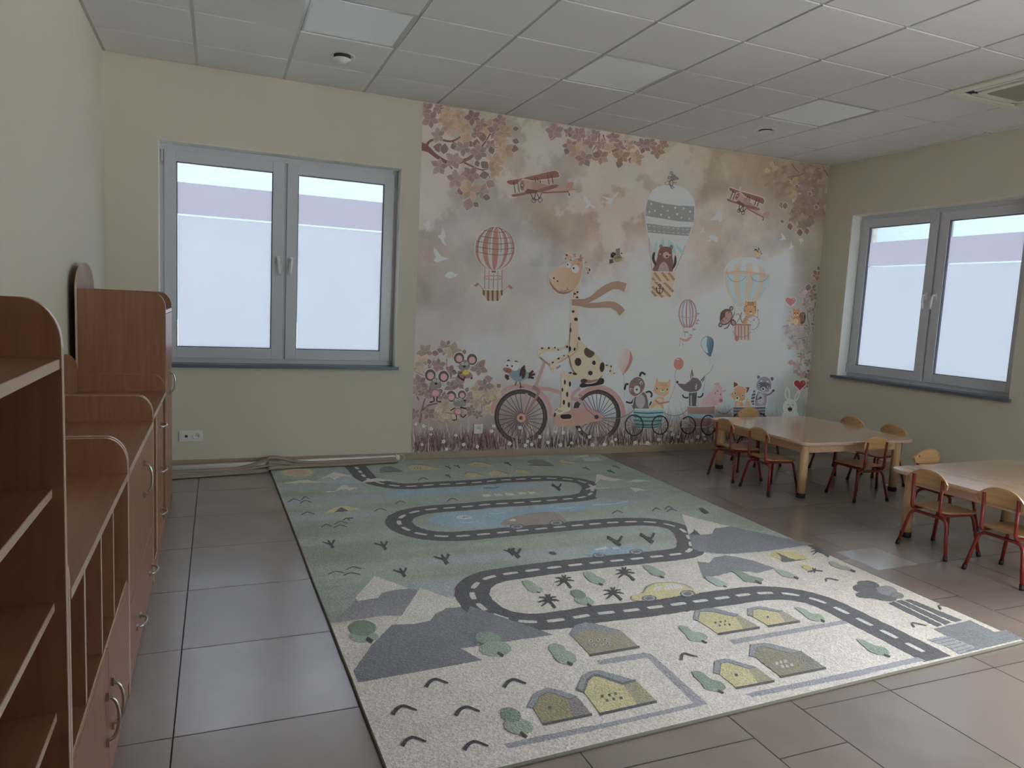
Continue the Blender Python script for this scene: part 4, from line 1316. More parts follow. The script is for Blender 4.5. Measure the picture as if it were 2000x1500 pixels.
    # --- palms
    def palm(x, y, tx, ty, k=1.0):
        A.L([(x, y), ((x+tx)/2+4, (y+ty)/2-4), (tx, ty)], 13*k, DK, 0, 20*k)
        for dx, dy in ((-66, -22), (-70, 12), (-50, 42), (-22, -42), (14, -44), (55, -24), (78, 2), (30, 22)):
            A.L([(x, y), (x+dx*0.55*k, y+dy*0.75*k-6*k), (x+dx*k, y+dy*k)], 17*k, DK, 0, 7*k)
    A.base(40); A.frame(*Z2)
    palm(600, 1045, 652, 1102); A.base(40); palm(478, 1198, 532, 1258, 1.1); A.base(40); palm(1065, 985, 1142, 1043); A.base(40); palm(978, 1142, 1042, 1195, 1.05)
    A.frame(*Z5); A.base(40); palm(362, 286, 448, 328, 0.72)
    # --- the near houses
    def house(z, roof, body, side, basel, wins, cb, cs_, wc=(62, 64, 66), ws=9):
        A.base(40); A.frame(*z)
        A.P(body, cb); A.P(side, cs_); A.P(roof, (108, 112, 118)); A.L(roof[4:]+[roof[0]], 5, (76, 80, 84)); A.L(basel, 17 if z is not PX else 1, (58, 60, 64))
        for x, y in wins: A.P([(x-ws, y-ws*0.6), (x+ws*0.5, y-ws*0.8), (x+ws, y+ws*0.6), (x-ws*0.5, y+ws*0.8)], wc)
    house(Z3, [(1430, 940), (1480, 850), (1560, 813), (1612, 820), (1762, 870), (1700, 886), (1612, 852), (1562, 843), (1512, 872), (1472, 946)],
          [(1472, 946), (1512, 872), (1562, 843), (1612, 852), (1722, 886), (1852, 985), (1535, 1050)], [(1690, 886), (1762, 876), (1852, 985), (1732, 1012)], [(1535, 1053), (1855, 988)], [(1580, 945)], (112, 108, 84), (102, 98, 100), ws=15)
    house(PX, [(1126, 1347), (1137, 1321), (1150, 1313), (1170, 1309), (1242, 1330), (1215, 1336), (1168, 1320), (1158, 1320), (1147, 1330), (1140, 1352)],
          [(1140, 1352), (1147, 1330), (1158, 1320), (1168, 1320), (1215, 1336), (1242, 1332), (1282, 1369), (1172, 1394)], [(1216, 1336), (1242, 1331), (1282, 1369), (1245, 1377)], [(1172, 1396), (1283, 1371)], [], YL, (118, 116, 96))
    A.frame(*PX); A.L([(1172, 1396), (1283, 1371)], 5.5, (58, 60, 64))
    A.frame(*Z4)
    for x, y in ((95, 948), (145, 940), (190, 930), (130, 980), (178, 970), (228, 962)): A.P([(x-13, y-8), (x+7, y-11), (x+13, y+8), (x-7, y+11)], (66, 64, 60))
    A.base(40); A.frame(*PX)
    A.P([(1120, 1245), (1130, 1232), (1150, 1228), (1190, 1236), (1214, 1234), (1247, 1263), (1152, 1279)], (116, 112, 98))
    A.P([(1112, 1241), (1123, 1222), (1145, 1216), (1165, 1219), (1216, 1233), (1190, 1237), (1150, 1229), (1130, 1233), (1121, 1246)], (106, 110, 116)); A.L([(1152, 1281), (1249, 1264)], 5, (58, 60, 64))
    A.frame(*Z4)
    for x, y in ((15, 555), (65, 548), (115, 545), (40, 585), (92, 578), (135, 572)): A.E(x, y, 15, 10, (146, 142, 148), n=10); A.E(x, y, 8, 6, (66, 66, 70), n=8)
    house(Z4, [(745, 400), (755, 340), (830, 324), (880, 318), (1062, 366), (1040, 382), (870, 346), (800, 346), (788, 350), (776, 412)],
          [(776, 412), (788, 350), (800, 346), (870, 346), (1040, 382), (1062, 370), (1212, 455), (920, 502)], [(1040, 382), (1066, 372), (1212, 455), (1105, 478)], [(920, 507), (1214, 460)], [(900, 425), (935, 420), (970, 415), (930, 447), (965, 440), (1000, 440)], YL, (122, 120, 104))
    house(Z4, [(1130, 370), (1130, 325), (1200, 307), (1240, 312), (1377, 341), (1342, 350), (1240, 332), (1200, 326), (1168, 335), (1165, 382)],
          [(1165, 382), (1168, 335), (1200, 326), (1240, 332), (1342, 350), (1377, 344), (1497, 412), (1275, 446)], [(1342, 350), (1377, 343), (1497, 412), (1400, 428)], [(1275, 451), (1499, 416)], [(1270, 385)], YL, (120, 118, 104))
    house(Z4, [(888, 782), (895, 695), (970, 679), (1000, 686), (1187, 740), (1132, 752), (1000, 712), (980, 706), (938, 716), (930, 792)],
          [(930, 792), (938, 716), (980, 706), (1000, 712), (1132, 752), (1187, 742), (1317, 838), (1045, 887)], [(1132, 752), (1187, 741), (1317, 838), (1205, 860)], [(1045, 892), (1320, 841)], [(1048, 798)], YL, (120, 118, 100), ws=14)
    house(Z4, [(1140, 662), (1150, 580), (1240, 567), (1290, 575), (1512, 628), (1432, 644), (1260, 597), (1235, 592), (1190, 602), (1180, 668)],
          [(1180, 668), (1190, 602), (1235, 592), (1260, 597), (1432, 644), (1512, 630), (1682, 745), (1360, 807)], [(1432, 644), (1512, 630), (1682, 745), (1560, 768)], [(1360, 812), (1685, 748)], [(1335, 715), (1365, 705), (1395, 700), (1375, 738), (1410, 735), (1440, 725)], (104, 101, 86), (98, 97, 92), (140, 138, 142), 14)
    # --- garden paths (woven in grey loops)
    A.base(10); PT = (116, 117, 124)
    A.frame(*Z4); A.P([(55, 692), (398, 634), (440, 668), (80, 724)], PT)
    A.P([(383, 640), (440, 642), (845, 1000), (765, 1008), (720, 965)], PT)
    A.P([(-40, 1172), (770, 990), (845, 1002), (-40, 1206)], PT)
    A.P([(998, 548), (1810, 404), (1842, 426), (1030, 577)], PT); A.P([(1108, 930), (2000, 744), (2000, 786), (1165, 952)], PT)
    A.frame(*Z3); A.P([(1283, 1176), (1860, 1055), (1860, 1092), (1310, 1207)], PT)
    A.frame(*Z5); A.P([(300, 1240), (1090, 1064), (1155, 1088), (300, 1276)], PT)
    # --- factory with smoke
    A.base(20); A.frame(*Z5)
    A.P([(1215, 857), (1480, 794), (1660, 880), (1742, 866), (1872, 928), (1402, 1043), (1370, 1022), (1300, 985), (1165, 936), (1312, 910)], (84, 87, 91))
    A.P([(1165, 936), (1322, 910), (1522, 990), (1402, 1040), (1300, 985)], (112, 116, 120))
    for k in range(5): A.L([(1200+k*45, 948+k*19), (1345+k*38, 921+k*17)], 6, (86, 89, 94))
    CH = (58, 60, 64)
    A.P([(880, 670), (922, 655), (1280, 830), (1240, 842)], CH); A.P([(938, 653), (982, 647), (1345, 812), (1300, 826)], CH); A.P([(998, 646), (1042, 640), (1424, 795), (1370, 808)], CH)
    for x, y, rx, ry, c in ((735, 532, 82, 26, (66, 66, 70)), (712, 565, 92, 30, (60, 60, 64)), (700, 612, 55, 20, (62, 62, 66)), (770, 600, 100, 34, (64, 64, 68)), (850, 628, 95, 24, (62, 62, 66)), (872, 578, 76, 36, (98, 98, 102)), (945, 612, 52, 22, (84, 84, 88))):
        A.E(x, y, rx, ry, c, 8)
    t = thing('play_rug', 'large play rug woven with a winding road, mountains and houses, on the tiled floor', 'rug', (0, 0, 0))
    A.build('pile', M_rug, t)
    # backing and bound edge give the rug its thickness
    bm = bmesh.new()
    prism(bm, RUG, lambda u, v, q: (u, v, q), 0.0005, RZ-0.0004)
    obj('backing', bm, M_rugedge, t)
    bm = bmesh.new()
    N = 60
    loop = []
    for k in range(4):
        a, b_ = Vector((*RUG[k], 0)), Vector((*RUG[(k+1) % 4], 0))
        for i in range(N): loop.append(a.lerp(b_, i/N))
    pts = []
    cen = Vector((2.6, -2.0, 0))
    for i, p in enumerate(loop):
        w = 0.0025*noise.noise(Vector((p.x*3, p.y*3, 0)))
        pts.append(p+(p-cen).normalized()*w+Vector((0, 0, 0.0068)))
    pts.append(pts[0])
    tube(bm, pts, 0.0062, 8, caps=False)
    obj('binding', bm, M_rugedge, t)
def ctrl_line(u):
    pts = [(600, 1222), (655, 1216), (760, 1195), (900, 1160), (940, 1128), (1150, 1104), (1357, 1084), (1480, 1076), (1600, 1062), (1700, 1040), (2100, 1000)]
    for (a, b), (c, d) in zip(pts, pts[1:]):
        if u <= c: return b+(d-b)*(u-a)/(c-a)
    return pts[-1][1]
build_rug()

# ------------------------------------------------------------------ printed wall mural
MX0, MX1, MZ0, MZ1 = 2.288, 6.6685, 0.0705, 2.9745
def mural_mat():
    m = bpy.data.materials.new('printed_mural_paper'); m.use_nodes = True
    t = m.node_tree; b = t.nodes['Principled BSDF']
    b.inputs['Roughness'].default_value = 0.7; b.inputs['Specular IOR Level'].default_value = 0.3
    at = t.nodes.new('ShaderNodeAttribute'); at.attribute_name = 'ink'
    tc = t.nodes.new('ShaderNodeTexCoord'); n = t.nodes.new('ShaderNodeTexNoise'); n.inputs['Scale'].default_value = 60
    t.links.new(tc.outputs['Object'], n.inputs['Vector'])
    r = t.nodes.new('ShaderNodeMapRange'); r.inputs['To Min'].default_value = 0.95; r.inputs['To Max'].default_value = 1.05
    t.links.new(n.outputs['Fac'], r.inputs['Value'])
    vm = t.nodes.new('ShaderNodeVectorMath'); vm.operation = 'SCALE'
    t.links.new(at.outputs['Color'], vm.inputs[0]); t.links.new(r.outputs[0], vm.inputs['Scale'])
    t.links.new(vm.outputs[0], b.inputs['Base Color'])
    return m

SKYC = [(830,260,(112,108,98)),(1000,235,(113,112,100)),(1060,290,(110,112,105)),(900,430,(118,117,113)),(830,400,(112,107,102)),(830,480,(112,102,98)),(820,560,(104,97,90)),(870,560,(118,115,110)),  # print tones with room shading mixed in, as in the dark right corner
 (830,630,(124,120,120)),(950,420,(116,113,108)),(1010,480,(118,117,114)),(1020,380,(112,106,98)),(1080,430,(110,100,90)),(1150,420,(115,100,90)),(1180,480,(122,108,98)),(1210,380,(113,101,88)),(1240,330,(112,110,98)),
 (1250,420,(117,103,91)),(1400,300,(110,102,84)),(1460,330,(108,97,80)),(1350,330,(115,112,100)),(1550,340,(92,82,68)),(1400,420,(122,116,106)),(1390,360,(104,96,84)),(1450,470,(128,121,112)),(1380,480,(122,112,101)),(1560,470,(110,105,94)),
 (1610,420,(82,74,64)),(1600,560,(96,95,86)),(1590,650,(105,103,95)),(1560,750,(112,116,111)),(1585,810,(82,82,70)),(1060,500,(126,127,128)),(1150,560,(134,136,141)),(1120,500,(124,120,116)),(910,520,(122,119,114)),(1000,600,(127,124,119)),
 (950,680,(131,132,136)),(1100,660,(137,139,146)),(1250,640,(141,145,152)),(1250,540,(136,138,142)),(1400,650,(150,156,164)),(1480,600,(146,153,160)),(1500,520,(136,138,138)),(1500,700,(141,152,158)),(1300,760,(135,142,151)),(1450,760,(128,141,150)),
 (1550,810,(100,112,110)),(850,840,(105,94,91)),(1000,870,(88,74,72)),(1200,865,(90,78,76)),(1400,855,(100,90,88)),(900,740,(128,126,126)),(1200,760,(130,137,146)),(1130,380,(112,108,102)),(1300,520,(134,132,130)),(1330,440,(116,104,93))]

def build_mural():
    A = Art(1, -0.0008, -1, 0.262, (MX0, MX1, MZ0, MZ1))
    A.desat = 0.14; A.tint = (1.04, 0.985, 0.985)
    R = A.rnd
    Minv = RM.transposed()
    # watercolour sky, some of the room's shading included in its tones
    NU, NV = 420, 280
    for j in range(NV+1):
        for i in range(NU+1):
            x, z = MX0+(MX1-MX0)*i/NU, MZ0+(MZ1-MZ0)*j/NV
            q = Minv @ (Vector((x, 0, z))-CAM_LOC)
            u, v = 1000+FPX*q.x/-q.z, 750-FPX*q.y/-q.z
            n1 = noise.fractal(Vector((x*1.5, z*1.5, 0.4)), 0.9, 2.0, 6); n2 = noise.fractal(Vector((x*1.5+9, z*1.5, 5.4)), 0.9, 2.0, 6)
            amp = 34 if v < 560 else 16
            c = ctrl_color(SKYC, u+n1*amp, v+n2*amp)
            n3 = noise.fractal(Vector((x*3.2, z*3.2, 9.1)), 0.8, 2.0, 5)
            c = [k*(1+0.07*n3*(1.4 if v < 520 else 0.5)) for k in c]
            n4 = noise.fractal(Vector((x*2.1+3, z*2.1, 7.7)), 0.75, 2.1, 7)
            mk = max(0, min(1, (n4+0.0)*6.0))*max(0, min(1, (640-v)/160))*max(0, min(1, (1480-u)/200))
            cw = (141, 138, 133)
            c = [k+(w-k)*mk*0.55 for k, w in zip(c, cw)]
            A.V.append(Vector((x, -0.0008, z))); A.C.append(A.alb(c))
    for j in range(NV):
        for i in range(NU):
            a = j*(NU+1)+i
            A.F.append((a, a+1, a+NU+2, a+NU+1))
    HALO = (150, 146, 142)
    BK, WH = (30, 27, 28), (160, 160, 160)

    # ---------------- leaves
    def star(x, y, r, rot, c, c2=None, petals=5, hl=HALO):
        """five pointed leaflets; px frame"""
        for k in range(petals):
            a = math.radians(rot)+2*PI*k/petals+R.uniform(-0.18, 0.18)
            L = r*R.uniform(0.74, 1.0); w = L*R.uniform(0.30, 0.38)
            ca, sa = math.cos(a), math.sin(a)
            prof = [(0.02, 0.0), (0.22, 0.62), (0.48, 1.0), (0.74, 0.66), (1.0, 0.0), (0.74, -0.66), (0.48, -1.0), (0.22, -0.62)]
            f = R.uniform(0.9, 1.08)
            col = tuple(min(255, q*f) for q in c)
            cb = tuple(min(255, q*f) for q in (c2 or c))
            pts = [(x+ca*L*p-sa*w*q, y+sa*L*p+ca*w*q) for p, q in prof]
            A.P(pts, tuple(q*0.9 for q in col), 0, cb, (ca, sa), halo=(136, 128, 122) if hl else None, hw=0.45)
            A.L([(x, y), (x+ca*L*0.85, y+sa*L*0.85)], 0.5, tuple(q*0.82 for q in col))
    def leaf(x, y, r, rot, c):
        a = math.radians(rot); ca, sa = math.cos(a), math.sin(a); w = r*0.42
        A.P([(x+ca*r*p-sa*w*q, y+sa*r*p+ca*w*q) for p, q in [(0, 0), (0.25, 0.7), (0.55, 1.0), (0.8, 0.6), (1.05, 0), (0.8, -0.6), (0.55, -1.0), (0.25, -0.7)]], c, halo=HALO, hw=0.7)
        A.L([(x, y), (x+ca*r*0.9, y+sa*r*0.9)], 0.45, tuple(q*0.85 for q in c))
    MAU, TAN, DKL, LIL = (101, 84, 80), (120, 104, 87), (80, 65, 62), (106, 91, 88)
    BRN = (72, 46, 42)
    # branches, top left
    A.base(4); A.frame(810, 200, 6.818)
    A.P([(78, 525), (180, 575), (290, 690), (420, 770), (560, 775), (700, 735), (790, 670), (860, 640), (820, 690), (740, 760), (640, 810), (500, 840), (400, 815), (290, 750), (170, 660), (78, 640)], BRN, 0, (84, 58, 54), (1, 0))
    for dy in (0, 22, 44): A.L([(80, 552+dy), (200, 615+dy), (320, 715+dy*0.8), (430, 790+dy*0.4)], 5, (58, 36, 33), 3)
    A.L([(840, 650), (930, 540), (1000, 420), (1055, 270)], 26, BRN, 4, 8)
    A.L([(160, 570), (210, 510), (330, 495), (470, 520), (560, 490), (610, 455)], 34, BRN, 3, 20); A.L([(500, 520), (560, 560), (620, 600)], 16, BRN, 2, 8)
    A.L([(660, 800), (740, 840), (870, 895), (960, 890), (1010, 870)], 26, BRN, 3, 6); A.L([(880, 895), (960, 950), (1010, 1010)], 12, BRN, 2, 5)
    A.L([(400, 810), (470, 850), (500, 890)], 26, BRN, 2, 14); A.L([(990, 440), (1060, 405), (1160, 400)], 12, BRN, 2, 6); A.L([(970, 615), (1040, 595), (1160, 615)], 9, BRN, 2, 5)
    A.frame(0, 0, 1)
    def zs(pts, ox, oy, s, f):
        for (a, b, r, rot, c) in pts:
            A.base(R.randint(8, 40)); f(ox+a/s, oy+b/s, r/s, rot, c)
    N9 = (810, 200, 6.818)
    zs([(210, 230, 150, 10, MAU), (150, 90, 140, 40, MAU), (330, 70, 110, 20, MAU), (440, 130, 120, 60, TAN), (560, 150, 120, 0, TAN), (450, 330, 150, 80, TAN), (640, 300, 160, 15, TAN), (770, 200, 120, 30, DKL),
        (310, 440, 120, 50, LIL), (640, 610, 125, 20, LIL), (860, 660, 140, 40, LIL), (700, 480, 120, 70, TAN), (520, 770, 150, 75, LIL), (330, 850, 140, 60, LIL), (540, 1020, 150, 60, LIL), (740, 960, 160, 20, MAU),
        (730, 1170, 165, 50, TAN), (880, 1190, 150, 10, LIL), (960, 330, 140, 20, TAN), (1080, 380, 130, 50, MAU), (1190, 400, 150, 30, TAN), (1130, 520, 120, 70, TAN), (1200, 640, 170, 40, TAN), (1070, 780, 160, 0, TAN), (1080, 900, 130, 60, TAN),
        (880, 300, 110, 80, MAU), (830, 400, 90, 10, MAU), (400, 230, 120, 30, TAN), (1010, 560, 100, 15, MAU), (1140, 240, 120, 45, MAU), (620, 1180, 120, 20, LIL)], *N9, star)
    zs([(245, 590, 150, 10, DKL), (380, 690, 140, -80, DKL), (815, 620, 130, -85, DKL), (910, 530, 130, -95, DKL), (1300, 350, 85, 0, DKL), (1300, 500, 95, 20, DKL), (1265, 605, 120, 10, DKL), (880, 790, 130, 40, DKL), (1040, 690, 110, -110, DKL),
        (700, 520, 100, 40, DKL), (780, 390, 90, 80, DKL), (860, 980, 130, -10, DKL), (945, 1050, 140, 30, MAU), (690, 1440, 170, -75, MAU), (780, 1330, 90, 40, DKL), (900, 1250, 110, 15, DKL), (600, 1120, 120, 80, DKL), (500, 540, 100, 70, DKL), (820, 770, 90, 75, DKL)], *N9, leaf)
    # top centre sprays
    N10 = (1050, 240, 7.692)
    A.base(4); A.frame(*N10)
    for p in ([(705, 125), (690, 260), (670, 380)], [(930, 155), (920, 320), (935, 480)], [(985, 175), (1020, 300)], [(1205, 250), (1280, 350), (1400, 460)], [(930, 280), (820, 430)], [(1150, 300), (1135, 430)], [(1760, 300), (1770, 370)]): A.L(p, 20, BRN, 2, 8)
    A.frame(0, 0, 1)
    N_T = [(250, 130, 170, 40, MAU), (480, 150, 110, 70, MAU), (620, 180, 140, 20, MAU), (500, 350, 150, 30, MAU), (590, 440, 190, 80, TAN), (700, 540, 160, 50, MAU), (800, 280, 140, 20, MAU), (960, 320, 120, 60, MAU), (950, 510, 160, 30, (104, 86, 70)),
        (1080, 370, 110, 10, TAN), (1130, 220, 120, 50, MAU), (1230, 370, 120, 70, MAU), (1260, 500, 160, 45, (106, 88, 70)), (1380, 340, 110, 20, TAN), (1490, 520, 140, 60, TAN), (1580, 330, 150, 40, MAU), (1700, 310, 110, 70, MAU), (1790, 420, 140, 75, (104, 86, 70)), (1880, 330, 110, 20, (104, 88, 70)), (860, 180, 100, 30, MAU)]
    zs(N_T, *N10, star)
    zs([(180, 240, 110, -70, MAU), (420, 480, 120, -70, DKL), (480, 220, 100, -80, DKL), (620, 650, 110, -60, DKL), (1210, 680, 130, -75, DKL), (1390, 610, 100, -80, DKL), (1125, 450, 110, -70, DKL), (1300, 270, 70, 20, DKL), (1450, 270, 70, 60, DKL), (1560, 460, 90, -70, DKL), (820, 460, 130, 20, DKL)], *N10, leaf)
    # right-hand tree
    N11 = (1400, 300, 6.818)
    A.base(4); A.frame(*N11)
    OLV, PUR, YEL = (104, 95, 78), (84, 69, 65), (112, 104, 82)
    for p, w in (([(1480, 300), (1420, 210), (1280, 210), (1100, 290), (940, 315)], 20), ([(1250, 270), (1200, 340)], 14), ([(1000, 330), (905, 470)], 12), ([(885, 315), (775, 430)], 10), ([(1000, 140), (1040, 200), (1100, 255)], 14), ([(1490, 450), (1380, 540), (1260, 580), (1210, 650)], 22), ([(1350, 650), (1340, 740), (1280, 840)], 18), ([(1360, 720), (1400, 800)], 10), ([(1165, 720), (1090, 830), (1030, 880)], 12), ([(1160, 590), (1070, 640)], 10), ([(1290, 830), (1190, 830)], 9), ([(1240, 910), (1150, 860)], 9), ([(760, 100), (800, 260), (830, 270)], 8)): A.L(p, w, (70, 48, 42), 2, w*0.4)
    A.frame(0, 0, 1)
    for k in range(70):
        if k < 42: a, b = R.uniform(640, 1440), R.uniform(120, 640)
        else: a, b = R.uniform(860, 1440), R.uniform(600, 960)
        if a < 900 and b > 560: continue
        if a < 1000 and b > 500: a += 150
        t = (a-600)/850
        c = tuple(OLV[q]*(1-t)+PUR[q]*t for q in range(3)) if R.random() > 0.3 else (YEL if a < 1050 else tuple(x*0.9 for x in OLV))
        A.base(R.randint(8, 34)); star(1400+a/6.818, 300+b/6.818, R.uniform(12, 18), R.uniform(0, 72), tuple(q*1.06 for q in c), hl=None)
    zs([(965, 920, 100, 80, (84, 66, 58)), (1100, 1000, 100, 85, (82, 64, 56)), (1190, 990, 90, 80, (84, 66, 56)), (910, 650, 90, 90, (84, 68, 56)), (1050, 410, 60, 60, PUR), (1270, 460, 70, 70, PUR), (850, 640, 90, 80, (96, 80, 66)), (1300, 330, 60, 40, PUR), (1310, 680, 70, 70, PUR), (900, 910, 60, 190, (92, 72, 60)), (980, 740, 80, 10, (84, 66, 56)), (1210, 520, 60, 30, PUR)], *N11, leaf)
    # foliage down the right edge
    N12 = (1500, 500, 4.545)
    A.base(4); A.frame(*N12)
    for p, w in (([(420, 410), (405, 560), (395, 680)], 9), ([(350, 470), (355, 570), (375, 640)], 7), ([(330, 610), (375, 640)], 8), ([(235, 705), (260, 735), (355, 718)], 6), ([(350, 720), (330, 780), (345, 820)], 6), ([(255, 745), (190, 765)], 4), ([(380, 845), (340, 865)], 7), ([(255, 865), (325, 875), (290, 930), (280, 1010)], 6)): A.L(p, w, (76, 58, 54), 2, w*0.5)
    A.frame(0, 0, 1)
    PL, PD = (124, 114, 116), (98, 84, 78)
    zs([(435, 170, 60, 20, (96, 74, 60)), (390, 290, 55, 20, (90, 74, 64)), (300, 330, 60, 60, PL), (340, 420, 60, 20, (108, 96, 94)), (385, 490, 55, 30, (98, 86, 76)), (180, 650, 65, 40, PL), (265, 640, 60, 70, PL), (350, 660, 55, 10, (108, 98, 92)), (215, 740, 50, 60, PL), (260, 790, 65, 20, (122, 114, 112)), (200, 800, 50, 50, (128, 122, 120)), (340, 760, 50, 0, (106, 96, 90)),
        (300, 890, 45, 30, (112, 102, 98)), (260, 970, 60, 60, (122, 114, 110)), (350, 940, 50, 20, (100, 90, 82)), (300, 1050, 55, 40, (112, 104, 98)), (350, 1060, 45, 10, (92, 80, 72)), (400, 360, 55, 40, (92, 80, 70)), (330, 1140, 50, 40, (88, 76, 66)), (200, 570, 45, 20, (136, 134, 120))], *N12, star)
    zs([(345, 310, 65, -70, (84, 68, 62)), (450, 130, 45, -95, (80, 66, 58)), (390, 170, 40, 30, (84, 74, 66)), (310, 420, 55, -50, (104, 88, 86)), (175, 950, 55, -10, (118, 98, 98)), (220, 1040, 60, -35, (104, 94, 88)), (340, 1020, 35, 0, (86, 66, 50)), (130, 625, 50, 10, (116, 104, 106)), (325, 915, 40, 30, (98, 84, 78)), (380, 590, 40, 40, (92, 78, 70)), (175, 490, 45, 20, (124, 116, 118))], *N12, leaf)
    # bush behind the mice
    N4 = (805, 650, 7.5)
    A.base(4); A.frame(*N4)
    for p, w in (([(110, 1320), (150, 1100), (190, 960)], 34), ([(150, 1150), (240, 1060), (420, 1030)], 34), ([(255, 540), (215, 330)], 16), ([(255, 520), (330, 370)], 8), ([(510, 370), (500, 530)], 12), ([(40, 560), (190, 640)], 12), ([(1010, 930), (1020, 1160)], 14), ([(100, 990), (30, 850)], 24), ([(530, 665), (660, 665), (760, 700)], 12), ([(200, 650), (150, 530)], 9)): A.L(p, w, (86, 62, 60), 2, w*0.5)
    A.frame(0, 0, 1)
    CRM = (126, 114, 98); MA2 = (104, 88, 86)
    zs([(180, 270, 150, 20, (112, 96, 88)), (470, 220, 150, 30, (106, 92, 88)), (590, 290, 170, 60, CRM), (140, 430, 150, 10, CRM), (60, 500, 120, 60, CRM), (390, 470, 140, 50, MA2), (970, 510, 165, 20, MA2), (550, 560, 120, 10, MA2), (110, 730, 150, 40, MA2), (190, 850, 150, 70, MA2), (60, 850, 120, 10, MA2), (680, 740, 130, 50, MA2), (560, 790, 120, 20, MA2), (970, 820, 160, 40, CRM), (1060, 780, 150, 65, MA2), (820, 940, 120, 20, MA2), (930, 980, 150, 10, CRM),
        (460, 1080, 170, 20, CRM), (400, 1200, 160, 60, CRM), (230, 1180, 130, 40, MA2), (560, 1200, 140, 10, CRM), (870, 1130, 120, 50, MA2), (1100, 900, 130, 20, CRM), (1200, 860, 130, 50, CRM), (1110, 1050, 130, 30, MA2), (1150, 1120, 130, 70, CRM), (290, 860, 120, 30, MA2), (700, 1180, 120, 20, CRM), (40, 1180, 110, 30, MA2), (450, 960, 110, 60, MA2), (1240, 960, 110, 10, CRM), (960, 1200, 90, 30, MA2)], *N4, star)
    zs([(540, 110, 70, 110, (92, 76, 74)), (770, 240, 80, 100, (98, 84, 78)), (280, 290, 110, 10, (98, 78, 78)), (1040, 690, 140, -10, (104, 86, 88)), (1230, 810, 90, -40, (98, 82, 82)), (780, 870, 80, -60, (98, 80, 78)), (240, 380, 90, 80, (98, 78, 80)), (360, 240, 100, 20, (96, 80, 78))], *N4, leaf)

    # ---------------- white birds
    A.base(6); BW = (152, 154, 156)
    M1, M2 = (800, 200, 4.411), (1200, 200, 4.411)
    A.frame(*M1)
    A.P([(112, 1050), (145, 1042), (160, 1008), (172, 1040), (185, 1080), (165, 1088), (140, 1120), (148, 1080)], BW)
    A.P([(240, 1150), (270, 1140), (285, 1075), (300, 1120), (315, 1155), (295, 1175), (318, 1240), (285, 1215), (268, 1178)], BW)
    A.P([(205, 1280), (215, 1245), (245, 1290), (275, 1330), (345, 1345), (285, 1360), (240, 1382), (205, 1365), (225, 1335)], BW)
    A.P([(300, 1498), (330, 1462), (360, 1455), (390, 1475), (420, 1478), (395, 1500), (370, 1510), (340, 1518)], BW)
    A.P([(1497, 800), (1515, 810), (1545, 850), (1556, 843), (1560, 870), (1605, 905), (1595, 915), (1545, 890), (1535, 917), (1512, 900), (1530, 880), (1500, 835)], BW)
    A.P([(1648, 808), (1690, 815), (1735, 828), (1765, 800), (1803, 765), (1790, 800), (1750, 838), (1745, 870), (1725, 878), (1705, 865), (1725, 845), (1680, 828)], BW)
    A.frame(*M2)
    A.P([(818, 1020), (855, 990), (890, 930), (910, 895), (925, 960), (930, 1020), (905, 1035), (895, 1010), (860, 1015)], (140, 142, 140))
    A.P([(730, 1120), (755, 1105), (765, 1062), (778, 1125), (760, 1118), (745, 1125)], BW)
    A.P([(795, 1190), (825, 1180), (815, 1150), (850, 1140), (885, 1155), (895, 1200), (870, 1205), (845, 1185), (815, 1200)], BW)
    A.P([(1418, 1185), (1445, 1170), (1435, 1120), (1465, 1155), (1480, 1180), (1455, 1185)], BW)
    A.P([(1490, 1282), (1512, 1240), (1522, 1190), (1530, 1230), (1548, 1235), (1535, 1260), (1515, 1265)], BW)
    A.P([(1588, 1180), (1608, 1168), (1625, 1180), (1630, 1200), (1612, 1195), (1608, 1235), (1598, 1200)], BW)

    # ---------------- balloons
    A.base(10); A.frame(900, 430, 8.824)
    OUT, SAL, CR = (150, 142, 138), (112, 82, 74), (128, 124, 122)
    for x in (415, 487, 640, 712): A.L([(x, 800), (x-4, 1215)], 8, (62, 50, 48))
    A.L([(565, 930), (555, 1215)], 8, (62, 50, 48))
    A.E(588, 490, 352, 385, OUT, n=48)
    A.E(588, 490, 342, 375, CR, n=48)
    for k0, k1 in ((-1.0, -0.86), (-0.62, -0.36), (-0.14, 0.18), (0.48, 0.66), (0.88, 1.0)):
        L_ = []; R_ = []
        for i in range(21):
            t = -PI/2+PI*i/20
            y = 490+372*math.sin(t); w = 340*math.cos(t)
            L_.append((588-14*math.sin(t)+k0*w, y)); R_.append((588-14*math.sin(t)+k1*w, y))
        A.P(L_+R_[::-1], SAL)
    for yy, dip in ((190, 14), (290, 22), (380, 28), (470, 34), (560, 42)):
        w = 342*math.sqrt(max(0, 1-((yy-490)/375)**2))
        A.L([(588-w+10, yy-18), (588-w*0.4, yy+dip*0.7-8), (588+w*0.3, yy+dip*0.8+8), (588+w-6, yy+6)], 9, (66, 52, 52), 4)
    for k in (-0.86, -0.6, -0.27, 0.32, 0.66, 0.84):
        A.L([(588+k*340*math.cos(t), 490+372*math.sin(t)) for t in [-1.45+1.62*i/9 for i in range(10)]], 8, (66, 52, 52))
    A.P([(520, 868), (610, 872), (595, 905), (540, 905)], (84, 60, 58))
    A.ring(560, 990, 160, 34, 20, (122, 92, 90))
    A.P([(385, 1200), (720, 1222), (715, 1290), (670, 1370), (590, 1398), (490, 1395), (420, 1350), (388, 1280)], (124, 110, 94), halo=OUT)
    for x in (395, 470, 548, 630, 705): A.P([(x-20, 1208), (x+18, 1208), (x+16, 1300 if x in (395, 705) else 1392), (x-16, 1290 if x in (395, 705) else 1390)], (78, 56, 44))
